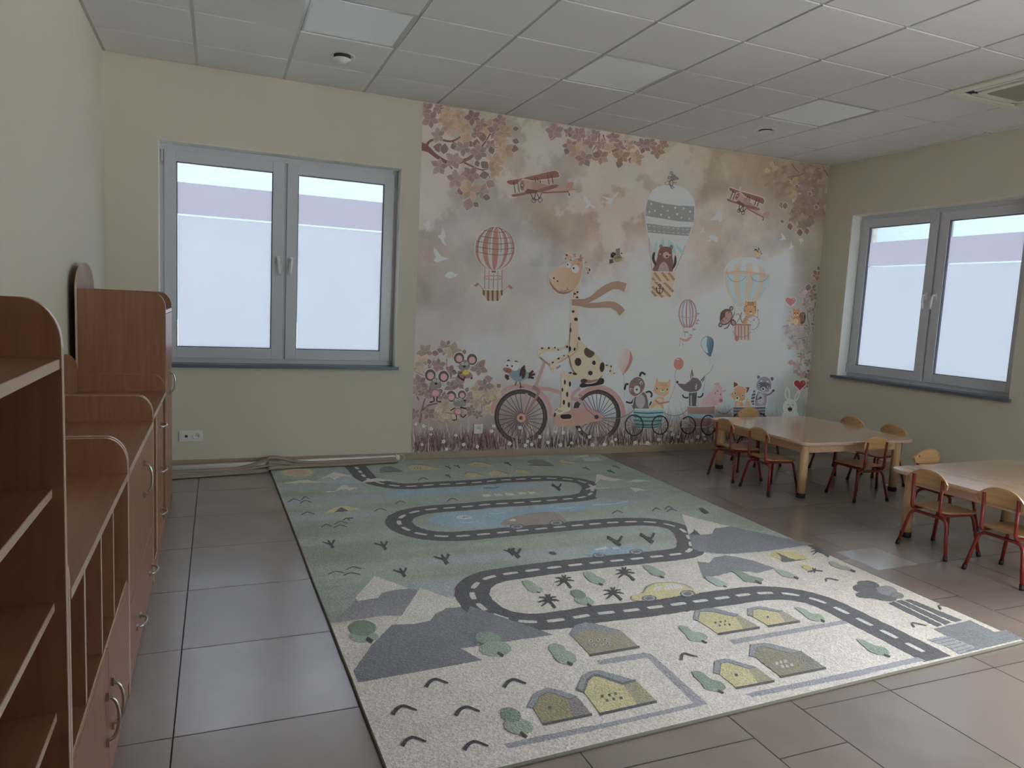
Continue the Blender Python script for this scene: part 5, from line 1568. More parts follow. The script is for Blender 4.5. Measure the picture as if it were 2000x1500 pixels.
    A.L([(390, 1205), (315, 1105)], 7, (90, 70, 68)); A.L([(720, 1222), (820, 1140)], 7, (90, 70, 68))
    A.P([(290, 1075), (318, 1105), (255, 1160), (250, 1135), (215, 1130)], (108, 78, 74)); A.P([(830, 1110), (900, 1165), (880, 1172), (870, 1200), (805, 1145)], (108, 78, 74))
    # tall teal balloon with the bear
    A.base(10); A.frame(1240, 320, 5.357)
    TL, TD, PALE = (126, 142, 136), (92, 96, 96), (140, 146, 136)
    for a in ([(145, 740), (155, 900), (180, 1120)], [(560, 750), (500, 930), (420, 1120)]): A.L(a, 4, (82, 78, 74))
    A.P([(112, 520), (120, 420), (150, 340), (210, 265), (300, 232), (400, 228), (490, 250), (570, 310), (615, 400), (622, 500), (605, 620), (560, 755), (480, 900), (330, 930), (200, 880), (145, 740), (122, 630)], TL, 3, (134, 152, 150), (0, 1), halo=(150, 150, 140))
    A.P([(150, 345), (210, 265), (300, 232), (400, 228), (490, 250), (570, 312), (606, 380), (520, 400), (450, 360), (400, 410), (340, 350), (290, 390), (220, 350)], PALE)
    A.P([(136, 375), (300, 415), (450, 437), (622, 444), (616, 610), (450, 600), (280, 572), (114, 545), (116, 450)], TD)
    for x, y in ((170, 418), (288, 445), (422, 460), (510, 466), (577, 500), (152, 503), (208, 490), (343, 490), (442, 527), (273, 532), (356, 562), (487, 565), (568, 573)): A.E(x, y, 11, 13, (150, 152, 148), n=10)
    A.P([(122, 622), (300, 648), (450, 662), (592, 662), (562, 755), (420, 745), (270, 730), (136, 718)], TD)
    for k in range(9):
        x = 138+k*50
        A.L([(x, 648+k*5.0), (x+26, 651+k*5.0)], 6, (146, 148, 146)); A.L([(x+2, 697+k*4.6), (x+28, 700+k*4.6)], 6, (146, 148, 146))
    for x, y, a in ((215, 880, 80), (290, 850, 88), (360, 860, 95), (400, 880, 110), (470, 900, 130)): A.E(x, y, 70, 18, (104, 130, 130), -a, n=14)
    BE, BED = (78, 56, 50), (48, 42, 42)
    A.E(272, 868, 17, 25, BE, -10); A.E(378, 875, 17, 25, BE, 10); A.E(272, 870, 8, 14, (110, 84, 76), -10); A.E(378, 877, 8, 14, (110, 84, 76), 10)
    A.P([(190, 1135), (225, 1010), (252, 900), (290, 870), (340, 868), (382, 890), (388, 960), (390, 1135)], BE, 3)
    A.P([(195, 925), (210, 930), (205, 990), (222, 1055), (205, 1058), (180, 1010), (180, 960)], BED, 3); A.P([(420, 955), (434, 990), (430, 1050), (400, 1100), (386, 1095), (405, 1040), (412, 985)], BED, 3)
    A.P([(245, 1130), (260, 1060), (300, 1025), (340, 1060), (350, 1130)], (112, 100, 96), 3); A.E(325, 955, 34, 34, (124, 106, 94)); A.E(334, 967, 12, 9, BK); A.E(276, 925, 10, 5, (50, 36, 34)); A.E(362, 935, 10, 5, (50, 36, 34)); A.E(262, 945, 9, 9, (130, 100, 90)); A.E(368, 955, 9, 9, (130, 100, 90))
    A.P([(172, 1130), (418, 1138), (415, 1230), (385, 1330), (370, 1392), (250, 1398), (190, 1370), (168, 1290)], (136, 120, 104), halo=(152, 146, 138))
    for x0, y0, x1, y1 in ((200, 1135, 270, 1230), (280, 1135, 350, 1225), (350, 1140, 412, 1215), (178, 1190, 220, 1240), (180, 1285, 290, 1395), (220, 1240, 370, 1390), (300, 1235, 400, 1340), (172, 1330, 220, 1385)):
        A.L([(x0, y0), (x1, y1)], 26, (106, 88, 66))
    A.L([(175, 1225), (410, 1245)], 10, (138, 122, 108))
    A.ring(260, 1272, 12, 13, 7, BK, 16); A.L([(259, 1285), (254, 1352)], 8, BK); A.L([(238, 1303), (276, 1306)], 6, BK); A.L([(222, 1300), (230, 1340), (254, 1356), (282, 1342), (292, 1305)], 8, BK, 3); A.P([(214, 1308), (224, 1284), (234, 1312)], BK); A.P([(282, 1314), (294, 1290), (300, 1318)], BK)
    # mouse on top
    MG, ML = (86, 82, 76), (62, 56, 54)
    A.E(380, 95, 17, 17, ML); A.E(380, 95, 12, 12, (112, 106, 98)); A.E(357, 145, 19, 16, ML); A.E(357, 145, 13, 11, (112, 106, 98))
    A.P([(372, 130), (395, 105), (425, 125), (452, 155), (420, 175), (385, 172)], MG, 2); A.E(450, 156, 7, 7, BK, n=10); A.E(412, 128, 5, 4, BK, n=8)
    A.E(378, 200, 24, 36, ML); A.E(380, 202, 16, 27, (118, 114, 108)); A.L([(395, 195), (425, 200), (430, 190)], 6, ML); A.L([(360, 190), (335, 178)], 6, ML); A.L([(368, 232), (380, 255), (395, 256)], 7, ML); A.L([(390, 230), (402, 248), (412, 248)], 7, ML); A.L([(356, 215), (325, 222), (310, 205), (325, 192)], 4, ML, 3)
    # striped balloon with monkey and tiger
    A.base(10); A.frame(1390, 470, 7.143)
    A.L([(300, 850), (320, 1000), (290, 1100)], 6, (92, 94, 98), 3)
    body = [(180, 470), (195, 390), (260, 300), (360, 250), (480, 240), (600, 250), (720, 290), (790, 370), (810, 480), (790, 600), (720, 740), (640, 830), (440, 912), (360, 912), (280, 830), (215, 690), (182, 560)]
    A.P(body, (132, 124, 110), 3, halo=(156, 156, 152))
    A.P([(190, 400), (260, 300), (360, 250), (480, 240), (600, 250), (720, 290), (785, 365), (800, 440), (640, 330), (480, 310), (340, 330)], (142, 150, 154), 2)
    ST = (116, 134, 136)
    outl = crom(body, True, 6)
    def ext(y):
        xs = []
        for p, q in zip(outl, outl[1:]+outl[:1]):
            if (p.y-y)*(q.y-y) < 0: xs.append(p.x+(q.x-p.x)*(y-p.y)/(q.y-p.y))
        return (min(xs), max(xs)) if len(xs) > 1 else (490, 490)
    for k0, k1 in ((0.06, 0.20), (0.34, 0.48), (0.62, 0.76), (0.90, 0.99)):
        for ya, yb, col in ((300, 460, (128, 144, 150)), (460, 900, ST)):
            l_, r_ = [], []
            for i in range(15):
                y = ya+(yb-ya)*i/14; e0, e1 = ext(y)
                l_.append((e0+(e1-e0)*k0, y)); r_.append((e0+(e1-e0)*k1, y))
            A.P(l_+r_[::-1], col)
    A.L([(180, 458), (330, 440), (480, 442), (640, 462), (806, 496)], 32, (138, 108, 92), 3); A.L([(180, 458), (330, 440), (480, 442), (640, 462), (806, 496)], 6, (150, 128, 112), 3)
    for x0, x1 in ((222, 470), (540, 785)):
        A.L([(x0, 480), (x0+40, 545), ((x0+x1)/2, 578), (x1-40, 550), (x1, 500)], 7, (92, 96, 110), 3)
    A.base(24)
    TG, TB = (134, 104, 70), (70, 52, 44)
    A.P([(455, 900), (468, 830), (500, 850), (590, 850), (612, 825), (622, 900), (618, 1000), (575, 1050), (540, 1060), (500, 1100), (490, 1170), (420, 1150), (450, 1090), (480, 1050), (450, 990)], TG, 2, halo=(156, 152, 144))
    for x in (510, 535, 560, 580): A.L([(x, 850), (x-4, 905)], 9, TB)
    for y in (925, 950, 975): A.L([(446, y), (468, y+6)], 8, TB); A.L([(596, y), (618, y-6)], 8, TB)
    for y in (1065, 1090, 1115, 1140): A.L([(470-(y-1065)*0.5, y-8), (490-(y-1065)*0.4, y)], 8, TB)
    A.E(480, 912, 7, 8, BK, n=10); A.E(597, 922, 7, 8, BK, n=10); A.P([(520, 985), (560, 985), (542, 1005)], BK); A.E(542, 1012, 26, 14, (150, 138, 120)); A.P([(522, 985), (562, 985), (542, 1004)], BK)
    A.L([(540, 1240), (600, 1235), (650, 1170), (655, 1110), (620, 1060), (560, 1050), (505, 1085)], 9, (110, 96, 100), 4)
    for x, y in ((660, 1100), (672, 1150), (658, 1195), (632, 1240), (595, 1270), (560, 1280), (645, 1060)): A.P([(x-6, y-7), (x+8, y), (x-6, y+8)], (120, 92, 98))
    A.L([(640, 975), (645, 1050)], 6, (118, 82, 86)); A.E(642, 970, 11, 11, (112, 70, 78), n=10); A.E(586, 1107, 14, 11, (104, 78, 100), n=10); A.L([(500, 1100), (545, 1135), (580, 1110)], 6, (104, 98, 92))
    A.L([(420, 1000), (405, 1040), (405, 1100), (430, 1150)], 9, TB, 3)
    A.P([(290, 1165), (545, 1170), (535, 1385), (315, 1380)], (136, 122, 116), halo=(156, 152, 150))
    for x in (315, 360, 398, 445, 495): A.P([(x, 1185), (x+24, 1186), (x+24, 1383), (x+4, 1382)], (112, 92, 84))
    A.L([(302, 1168), (545, 1176)], 22, (118, 76, 70)); A.L([(290, 1260), (340, 1325), (430, 1345), (500, 1320), (540, 1270)], 7, (92, 84, 86), 3)
    A.P([(345, 1320), (372, 1370), (350, 1408), (322, 1380), (328, 1340)], (122, 72, 72), 2)
    MK, MF = (66, 52, 50), (116, 94, 88)
    A.L([(270, 1100), (300, 1050), (320, 1000)], 8, MK); A.L([(345, 1140), (385, 1080), (380, 1030), (350, 1020), (340, 1050)], 6, (78, 74, 74), 3); A.L([(250, 1150), (220, 1210), (170, 1230)], 12, MK, 3)
    A.P([(255, 1105), (300, 1095), (340, 1150), (300, 1190), (260, 1150)], MK, 2); A.P([(275, 1125), (300, 1115), (325, 1160), (295, 1175)], MF, 2)
    A.E(120, 1175, 28, 34, MK, 20); A.E(120, 1177, 15, 20, MF, 20); A.E(270, 945, 27, 33, MK, 20); A.E(270, 947, 14, 19, MF, 20)
    A.P([(112, 1090), (130, 1000), (190, 955), (255, 965), (288, 1030), (275, 1100), (225, 1160), (160, 1180), (125, 1150)], MK, 3)
    A.P([(150, 1090), (185, 1060), (185, 1010), (220, 985), (262, 1000), (278, 1050), (250, 1115), (195, 1158), (145, 1160), (130, 1125)], MF, 3)
    A.E(233, 1005, 8, 9, BK, n=10); A.E(156, 1118, 8, 9, BK, n=10); A.L([(190, 1080), (215, 1085)], 5, BK); A.P([(120, 1020), (140, 995), (148, 1010), (130, 1030)], MK)
    # little bird on top
    A.E(637, 185, 46, 46, (140, 122, 98)); A.L([(595, 135), (620, 125), (650, 165)], 18, BK, 3, 8); A.P([(650, 130), (645, 90), (660, 105), (660, 140)], BK); A.P([(660, 175), (690, 125), (685, 160)], (60, 70, 78)); A.P([(680, 190), (700, 185), (685, 165)], BK); A.L([(630, 230), (632, 262)], 5, (92, 86, 76)); A.L([(655, 228), (657, 262)], 5, (92, 86, 76))
    # small striped balloon
    A.base(10); A.frame(1200, 540, 4.286)
    A.P([(522, 300), (535, 240), (570, 200), (612, 190), (655, 202), (690, 245), (702, 300), (690, 355), (650, 410), (620, 435), (590, 435), (555, 400), (530, 350)], (142, 140, 140), 3, halo=(156, 154, 152))
    for k, c in ((-0.8, (124, 92, 92)), (-0.5, (104, 108, 122)), (-0.12, (122, 88, 88)), (0.25, (104, 108, 122)), (0.5, (122, 88, 88)), (0.82, (108, 96, 106))):
        A.L([(612+k*88*math.sin(max(0.05, t)), 192+240*(1-math.cos(t))/2) for t in [0.15+2.7*i/10 for i in range(11)]], 12, c)
    A.L([(528, 330), (612, 345), (698, 328)], 6, (130, 100, 98), 3)
    for x in (575, 650): A.L([(x, 420), (x+8, 462)], 3, (110, 92, 90)); 
    A.L([(580, 465), (615, 465)], 10, (116, 82, 80)); A.L([(588, 470), (588, 505)], 3, (110, 92, 90)); A.L([(618, 470), (622, 500)], 3, (110, 92, 90))
    A.P([(545, 505), (565, 520), (600, 525), (640, 500), (650, 505), (620, 540), (580, 545), (550, 525)], (132, 96, 92)); A.L([(550, 520), (545, 585)], 4, (124, 96, 94)); A.P([(566, 560), (580, 565), (572, 574)], (124, 90, 92))
    for x, y in ((700, 310), (697, 368), (690, 393), (668, 443), (640, 490)): A.P([(x-10, y-10), (x+16, y+2), (x-8, y+8)], (112, 90, 98))
    # party balloons
    A.base(12)
    A.P([(17, 690), (25, 630), (80, 598), (135, 625), (153, 690), (120, 770), (75, 815), (40, 760)], (146, 138, 140), 3, (134, 112, 108), (1, 0.4), halo=(160, 158, 158)); A.P([(130, 625), (153, 690), (120, 770), (75, 815), (110, 740), (128, 680)], (118, 84, 78), 2); A.P([(68, 812), (80, 812), (74, 826)], (92, 62, 60)); A.L([(75, 824), (85, 900), (85, 1010)], 2.5, (108, 106, 108))
    A.P([(722, 570), (735, 520), (780, 497), (825, 525), (830, 580), (815, 640), (798, 672), (755, 630)], (88, 112, 124), 3, (46, 66, 80), (1, 0.3), halo=(156, 160, 166)); A.P([(725, 565), (738, 525), (775, 505), (770, 570), (785, 640), (752, 622)], (122, 142, 150), 2); A.L([(800, 672), (802, 740)], 2.5, (108, 106, 108))
    A.E(848, 685, 37, 48, (124, 150, 154), 12, halo=(154, 160, 164)); A.L([(830, 735), (800, 800), (765, 830), (745, 960), (728, 1080)], 2.5, (92, 92, 94), 3)
    A.E(537, 730, 41, 51, (124, 84, 84), 8, halo=(158, 154, 154)); A.E(530, 694, 14, 6, (150, 132, 128)); A.L([(520, 780), (505, 830), (512, 900), (460, 1035)], 2.5, (92, 92, 94), 3)
    def heart(x, y, s, c, hl):
        pts = []
        for i in range(30):
            t = 2*PI*i/30
            pts.append((x+s*0.06*16*math.sin(t)**3, y-s*0.06*(13*math.cos(t)-5*math.cos(2*t)-2*math.cos(3*t)-math.cos(4*t))))
        A.P(pts, c, halo=(146, 144, 142)); A.L([(x+s*0.45, y-s*0.55), (x+s*0.7, y-s*0.2)], s*0.12, hl)
    heart(1475, 208, 46, (126, 78, 78), (150, 120, 120)); heart(1552, 905, 52, (96, 34, 34), (130, 80, 76))
    A.frame(0, 0, 1)

    # ---------------- aeroplanes
    def plane(f):
        A.base(12)
        WB, WL, DKW = (84, 58, 50), (112, 88, 80), (46, 30, 28)
        def T(p): return [f(*q) for q in p]
        A.P(T([(1020, 560), (1540, 600), (1640, 640), (1600, 690), (1000, 720), (850, 640)]), (118, 98, 90)); A.P(T([(990, 690), (1660, 660), (1610, 695), (1000, 722)]), (78, 52, 46))
        A.P(T([(530, 365), (620, 380), (740, 395), (760, 640), (560, 690), (520, 560)]), (116, 98, 92)); A.P(T([(720, 400), (960, 480), (1150, 520), (1100, 620), (760, 660)]), (106, 86, 78))
        A.P(T([(120, 440), (150, 410), (450, 365), (1200, 180), (1310, 165), (1380, 210), (1415, 300), (1380, 330), (760, 410), (520, 355), (340, 510), (200, 505), (140, 475)]), WB, 0, halo=(132, 124, 116))
        A.P(T([(225, 775), (270, 745), (560, 700), (620, 610), (810, 640), (800, 700), (400, 790), (290, 810)]), WB); A.P(T([(560, 690), (620, 612), (840, 640), (820, 720), (640, 720)]), (70, 48, 42))
        A.P(T([(840, 640), (1200, 520), (1320, 500), (1410, 525), (1330, 580), (1000, 690), (830, 700)]), WB); A.P(T([(1550, 600), (1600, 470), (1660, 445), (1750, 450), (1735, 600)]), WL); A.P(T([(1540, 620), (1700, 598), (1850, 625), (1700, 655), (1570, 655)]), WL)
        A.P(T([(430, 200), (470, 210), (500, 340), (440, 350)]), (126, 118, 110))
        A.P(T([(440, 530), (455, 430), (500, 395), (545, 420), (560, 530), (530, 650), (490, 660), (450, 610)]), (96, 76, 70)); A.P(T([(465, 540), (480, 470), (510, 460), (530, 520), (515, 590), (485, 600)]), (62, 44, 42)); A.P(T([(475, 520), (495, 490), (512, 520), (495, 550)]), (150, 142, 134))
        for a, b in (((285, 430), (330, 720)), ((385, 460), (428, 700)), ((1110, 250), (1160, 510)), ((1215, 250), (1250, 490))): A.L(T([a, b]), 1.5, DKW)
        for a, b in (((800, 330), (825, 440)), ((870, 340), (890, 440)), ((690, 700), (780, 890)), ((825, 700), (790, 880)), ((820, 650), (920, 860)), ((970, 700), (930, 850)), ((780, 885), (900, 875)), ((1620, 690), (1650, 740))): A.L(T([a, b]), 1.4, BK)
        A.P(T([(920, 405), (950, 405), (945, 470), (930, 470)]), BK)
        for x, y, r in ((780, 890, 50), (935, 880, 50)):
            q = T([(x+r*math.cos(2*PI*i/16), y+1.2*r*math.sin(2*PI*i/16)) for i in range(16)]); A.L(q, 1.1, BK, 0, None, True)
        A.P(T([(1630, 730), (1655, 730), (1660, 775), (1632, 775)]), BK)
    plane(lambda x, y: (980+x/12.5, 320+y/12.5))
    def f2(x, y):
        # same plane, diving: rotate about its nose
        ax, ay = (x-490)/12.5*0.72, (y-530)/12.5*0.80
        a = math.radians(31)
        return (1439.5+ax*math.cos(a)-ay*math.sin(a)*0.9, 383+ax*math.sin(a)+ay*math.cos(a))
    plane(f2)

    # ---------------- grass (behind the figures)
    def edge_y(u): return on_edge[int(min(max(u-800, 0), 830))]
    on_edge = []
    for u in range(800, 1632):
        # bottom border of the print along the picture column
        lo = 860+ (u-800)*(-0.02)
        a, b = 840.0, 900.0
        for _ in range(30):
            m_ = (a+b)/2
            if on_plane(u, m_, 1, 0).z > MZ0+0.002: a = m_
            else: b = m_
        on_edge.append(a)
    def grass(n, hmin, hmax, cols, lv0, lv1, u0=806, u1=1574):
        A.frame(0, 0, 1)
        for _ in range(n):
            u = R.uniform(u0, u1); y = edge_y(u)+R.uniform(-6, 1); h = R.uniform(hmin, hmax); ln = R.uniform(-0.35, 0.35)*h
            c = R.choice(cols); f = R.uniform(0.85, 1.12); c = tuple(q*f for q in c); w = R.uniform(0.5, 1.2)
            A.base(R.randint(lv0, lv1))
            A.P([(u-w, y), (u+w, y), (u+ln*0.45+w*0.6, y-h*0.6), (u+ln, y-h), (u+ln*0.45-w*0.6, y-h*0.6)], c)
    grass(700, 34, 62, [(108, 96, 94), (122, 112, 110), (98, 84, 82), (132, 124, 122)], 6, 30)
    grass(160, 60, 88, [(98, 100, 106), (112, 114, 120)], 4, 8, 1215, 1570)

    # ---------------- bicycle
    A.base(34); A.frame(950, 740, 7.143)
    BKE, BKD, TY = (122, 98, 96), (104, 80, 76), (50, 42, 42)
    def bwheel(cx, cy, rx, ry, hub):
        A.ring(cx, cy, rx-33, ry-33, 62, TY, 56); A.ring(cx, cy, rx-40, ry-40, 6, (76, 64, 62), 56)
        hx, hy = hub
        for k in range(26):
            a = 2*PI*k/26+0.1
            A.L([(hx+50*math.cos(a+0.25), hy+50*math.sin(a+0.25)), (cx+(rx-62)*math.cos(a), cy+(ry-62)*math.sin(a))], 7.5, (44, 38, 40))
    # mudguards, frame behind wheels
    A.L([(90, 470), (110, 350), (190, 220), (330, 120), (490, 98), (620, 120), (760, 200), (860, 330), (900, 520)], 58, BKE, 4)
    A.L([(1290, 250), (1400, 160), (1560, 118), (1700, 150), (1830, 260), (1900, 400), (1912, 510)], 62, BKE, 4)
    bwheel(480, 525, 372, 382, (485, 545)); lvw = A.lv
    A.base(34); bwheel(1540, 510, 335, 365, (1535, 530))
    A.base(lvw+1)
    A.L([(700, 130), (850, 140), (1000, 180), (1150, 250), (1300, 300)], 50, BKE, 3); A.L([(1310, 130), (1230, 190), (1170, 300), (1190, 430)], 38, BKE, 3); A.L([(1290, 290), (1420, 430), (1530, 530)], 52, BKE, 2)
    A.L([(1260, 330), (1240, 410)], 52, (48, 42, 42))
    A.L([(560, 200), (520, 470)], 34, BKE, 0, 20); A.L([(640, 110), (710, 150), (720, 200), (640, 350), (520, 540)], 60, BKD, 3, 24)
    A.E(485, 545, 62, 62, (128, 102, 92)); A.E(482, 545, 26, 26, (66, 44, 40)); A.E(490, 548, 12, 12, (98, 66, 58))
    A.P([(940, 560), (950, 480), (1010, 440), (1220, 410), (1400, 405), (1560, 470), (1625, 510), (1600, 580), (1480, 600), (1300, 650), (1030, 662), (960, 630)], (118, 94, 94), 3, (122, 98, 84), (0, 1))
    A.P([(1030, 500), (1150, 490), (1185, 490), (1185, 545), (1160, 555), (1050, 562), (1028, 545)], (36, 30, 30)); A.ring(1108, 525, 84, 44, 7, (134, 110, 98), 24)
    A.E(1533, 530, 30, 30, (52, 40, 40)); A.L([(1340, 310), (1390, 420), (1530, 530)], 7, (56, 48, 50)); A.L([(1290, 220), (1340, 250), (1310, 290)], 8, (70, 58, 58), 3)
    A.L([(1560, 540), (1700, 560), (1840, 550), (1950, 520), (2000, 495)], 8, (86, 84, 86), 3)
    # handlebar column
    A.frame(1030, 620, 10)
    A.L([(340, 850), (260, 1080), (160, 1340)], 58, (120, 98, 96)); A.L([(235, 765), (330, 855), (440, 930), (500, 990), (600, 975), (640, 940)], 34, (108, 84, 82), 2)

    # ---------------- giraffe
    GB, GS, SP = (146, 122, 104), (98, 74, 64), (44, 33, 32)
    HG = (158, 150, 144)
    A.P([(1500, 920), (1640, 940), (1650, 1050), (1650, 1090), (1800, 1075), (1640, 1125), (1605, 1080), (1610, 975), (1500, 985)], (144, 126, 112))
    A.P([(670, 1500), (665, 1180), (655, 1090), (690, 1060), (740, 1075), (740, 1500)], GB, 0, halo=HG, hw=1.0)
    A.P([(880, 60), (840, 0), (1000, 0), (960, 60)], GB)
    A.P([(800, 420), (770, 500), (700, 570), (560, 600), (300, 585), (220, 600), (190, 720), (230, 775), (280, 730), (330, 670), (600, 650), (740, 620), (800, 570)], GB, 0, halo=HG, hw=0.9)
    A.P([(845, 0), (975, 0), (985, 300), (1060, 470), (1180, 580), (1320, 680), (1440, 810), (1495, 920), (1500, 1040), (1450, 1160), (1340, 1250), (1200, 1290), (1050, 1250), (900, 1120), (830, 960), (800, 760), (805, 420), (830, 200)], GB, 0, (148, 126, 112), (1, 0.2), halo=HG)
    A.P([(845, 0), (858, 0), (840, 300), (820, 500), (830, 800), (880, 1000), (960, 1110), (880, 1060), (820, 920), (800, 760), (805, 420)], GS)
    A.P([(1050, 1250), (1200, 1290), (1340, 1250), (1450, 1160), (1500, 1040), (1470, 1120), (1380, 1200), (1240, 1225), (1100, 1200)], GS)
    A.P([(690, 1090), (900, 1110), (1000, 1190), (840, 1195), (830, 1240), (835, 1500), (760, 1500), (760, 1190), (700, 1140)], GB, 0, halo=HG, hw=0.9)
    A.L([(960, 440), (945, 600), (880, 690), (700, 780), (560, 860), (500, 930)], 84, GB, 3, 70); A.L([(975, 470), (965, 620), (890, 715), (740, 805), (590, 890)], 10, GS, 3)
    A.P([(470, 890), (540, 890), (560, 980), (510, 1055), (470, 1040), (440, 960)], (150, 128, 112), 2); A.L([(480, 980), (470, 1030)], 8, GS); A.L([(510, 990), (500, 1045)], 8, GS); A.P([(200, 640), (280, 660), (290, 740), (235, 775), (195, 720)], (150, 128, 112), 2); A.L([(255, 690), (215, 745)], 8, GS)
    for x, y, rx, ry, r in ((940, 35, 36, 34, 0), (838, 245, 20, 46, 0), (1005, 412, 22, 38, -25), (825, 612, 26, 50, 0), (918, 620, 18, 32, 15), (985, 868, 66, 80, 0), (1295, 885, 36, 44, 0), (1225, 1085, 46, 44, 0), (1455, 968, 48, 98, 6), (285, 600, 26, 16, 0), (415, 596, 24, 18, 0), (532, 590, 20, 13, 0), (597, 632, 17, 13, 0), (770, 572, 22, 26, 0), (710, 746, 18, 12, -20), (603, 802, 24, 18, -20), (490, 878, 24, 17, -40), (790, 752, 16, 12, 0), (835, 1082, 34, 16, 0), (920, 1100, 44, 24, 10), (728, 1265, 18, 50, 0), (822, 1300, 18, 50, 0), (680, 1400, 16, 46, 0), (775, 1480, 18, 40, 0), (1100, 1240, 66, 44, 0), (1545, 930, 26, 12, 0), (1630, 955, 14, 20, 0), (1612, 1045, 12, 20, 0), (1690, 1090, 16, 9, 0)):
        A.E(x, y, rx, ry, SP, r, n=16)
    A.P([(1100, 660), (1120, 610), (1145, 585), (1200, 620), (1300, 680), (1290, 740), (1240, 780), (1180, 780), (1120, 730)], (64, 50, 46), 2)
    A.P([(1015, 1340), (1060, 1280), (1180, 1300), (1330, 1270), (1400, 1195), (1450, 1180), (1490, 1210), (1490, 1265), (1440, 1310), (1180, 1350), (1060, 1370)], (36, 31, 33), 2)
    # lower legs and feet
    A.frame(950, 740, 7.143); lvg = A.lv
    A.P([(1055, 0), (1105, 0), (1098, 420), (1045, 420), (1045, 200)], GB, 0, halo=HG, hw=0.9); A.P([(1118, 0), (1170, 0), (1160, 430), (1112, 440)], GB, 0, halo=HG, hw=0.9)
    A.P([(950, 460), (990, 410), (1060, 395), (1165, 400), (1160, 440), (1080, 470), (1000, 500), (960, 490)], (150, 128, 112), 2)
    for a in ([(960, 440), (990, 415)], [(985, 455), (1020, 430)], [(1010, 465), (1050, 440)]): A.L(a, 7, SP)
    A.P([(935, 520), (945, 480), (970, 470), (955, 530)], SP)
    for x, y, rx, ry in ((1090, 45, 14, 36), (1160, 70, 16, 38), (1056, 150, 12, 28), (1122, 215, 16, 38), (1076, 325, 16, 36), (1146, 360, 16, 40)): A.E(x, y, rx, ry, SP, n=14)
    # head and neck
    A.frame(1040, 480, 10); A.base(lvg)
    A.P([(770, 1020), (800, 780), (980, 350), (940, 600), (890, 900), (880, 1500), (740, 1500)], GB, 0, halo=HG)
    A.P([(640, 200), (680, 160), (730, 180), (765, 250), (700, 275), (640, 262), (618, 230)], (128, 102, 86), 2, halo=HG); A.E(660, 182, 20, 18, BK); A.P([(618, 238), (660, 262), (630, 272)], BK)
    A.P([(1010, 420), (1070, 410), (1120, 450), (1125, 500), (1090, 548), (1060, 530), (1040, 470)], (128, 102, 86), 2, halo=HG); A.E(1108, 472, 16, 24, BK); A.E(1078, 535, 20, 12, BK)
    A.L([(830, 260), (825, 210), (815, 180)], 26, (124, 100, 90)); A.E(813, 172, 26, 18, (112, 88, 82)); A.L([(960, 345), (1010, 340), (1035, 325)], 24, (124, 100, 90)); A.E(1040, 322, 20, 22, (112, 88, 82))
    A.P([(320, 640), (330, 560), (400, 480), (520, 420), (640, 370), (740, 330), (790, 270), (880, 240), (960, 290), (985, 370), (960, 480), (930, 640), (880, 760), (800, 860), (720, 920), (600, 950), (480, 920), (380, 830), (335, 740)], (124, 98, 80), 3, (140, 116, 98), (-1, 0.2), halo=HG)
    A.P([(320, 620), (330, 740), (400, 850), (500, 925), (600, 945), (720, 915), (800, 845), (720, 885), (600, 905), (500, 880), (410, 800), (345, 700)], GS)
    A.P([(330, 560), (520, 420), (640, 370), (620, 420), (480, 480), (380, 560)], (132, 112, 106))
    A.P([(870, 240), (910, 250), (930, 165), (945, 220), (995, 235), (955, 265), (980, 300), (930, 300), (890, 310)], (104, 78, 76), 1); A.E(935, 195, 14, 32, (100, 74, 74))
    A.E(698, 378, 52, 56, (160, 160, 160)); A.E(825, 455, 76, 80, (166, 166, 166)); A.E(680, 368, 13, 17, BK); A.E(797, 438, 18, 22, BK)
    A.L([(722, 278), (745, 280), (760, 298)], 13, BK, 2); A.L([(868, 350), (895, 352), (908, 376)], 16, (92, 64, 56), 2)
    A.E(411, 632, 15, 19, SP); A.E(481, 692, 15, 18, SP); A.L([(540, 860), (580, 885), (630, 885), (670, 850), (672, 800)], 8, (74, 52, 46), 3); A.L([(670, 850), (700, 860)], 8, (74, 52, 46))
    for x, y, rx, ry in ((872, 905, 22, 20), (820, 938, 24, 20), (866, 1015, 26, 26), (787, 1283, 26, 28), (840, 1435, 36, 34)): A.E(x, y, rx, ry, SP)
    A.L([(800, 850), (795, 1000)], 8, GS)
    SC_, SC2 = (104, 84, 72), (92, 72, 62)
    A.P([(760, 1045), (900, 1040), (1000, 1040), (1120, 990), (1260, 870), (1400, 770), (1540, 705), (1660, 690), (1830, 735), (1785, 905), (1680, 855), (1560, 850), (1420, 930), (1240, 1040), (1080, 1120), (1250, 1110), (1450, 1082), (1600, 1095), (1710, 1160), (1800, 1255), (1692, 1372), (1620, 1270), (1520, 1215), (1350, 1212), (1100, 1220), (960, 1195), (880, 1175), (760, 1170)], SC_, 0, (112, 92, 80), (1, -0.4), halo=HG)
    for k in range(9):
        t = k/8
        A.L([(1830-45*t, 740+165*t), (1905-50*t, 765+170*t)], 7, (134, 124, 118)); A.L([(1800-105*t, 1260+110*t), (1850-105*t, 1310+120*t)], 5, (134, 128, 126))
    # little bird flying
    A.E(1575, 185, 48, 56, BK); A.E(1560, 175, 8, 8, WH, n=8); A.P([(1510, 215), (1535, 205), (1530, 228)], (60, 50, 46)); A.E(1650, 245, 85, 72, (104, 92, 66)); A.P([(1590, 220), (1700, 180), (1735, 240), (1600, 265)], (78, 72, 66)); A.P([(1620, 70), (1690, 40), (1700, 180), (1640, 190)], (92, 86, 84))
    for k in range(5): A.L([(1640+k*14, 70-k*6), (1650+k*10, 180)], 5, (50, 46, 46))
    A.P([(1490, 270), (1560, 265), (1575, 330), (1500, 345)], (74, 66, 64))
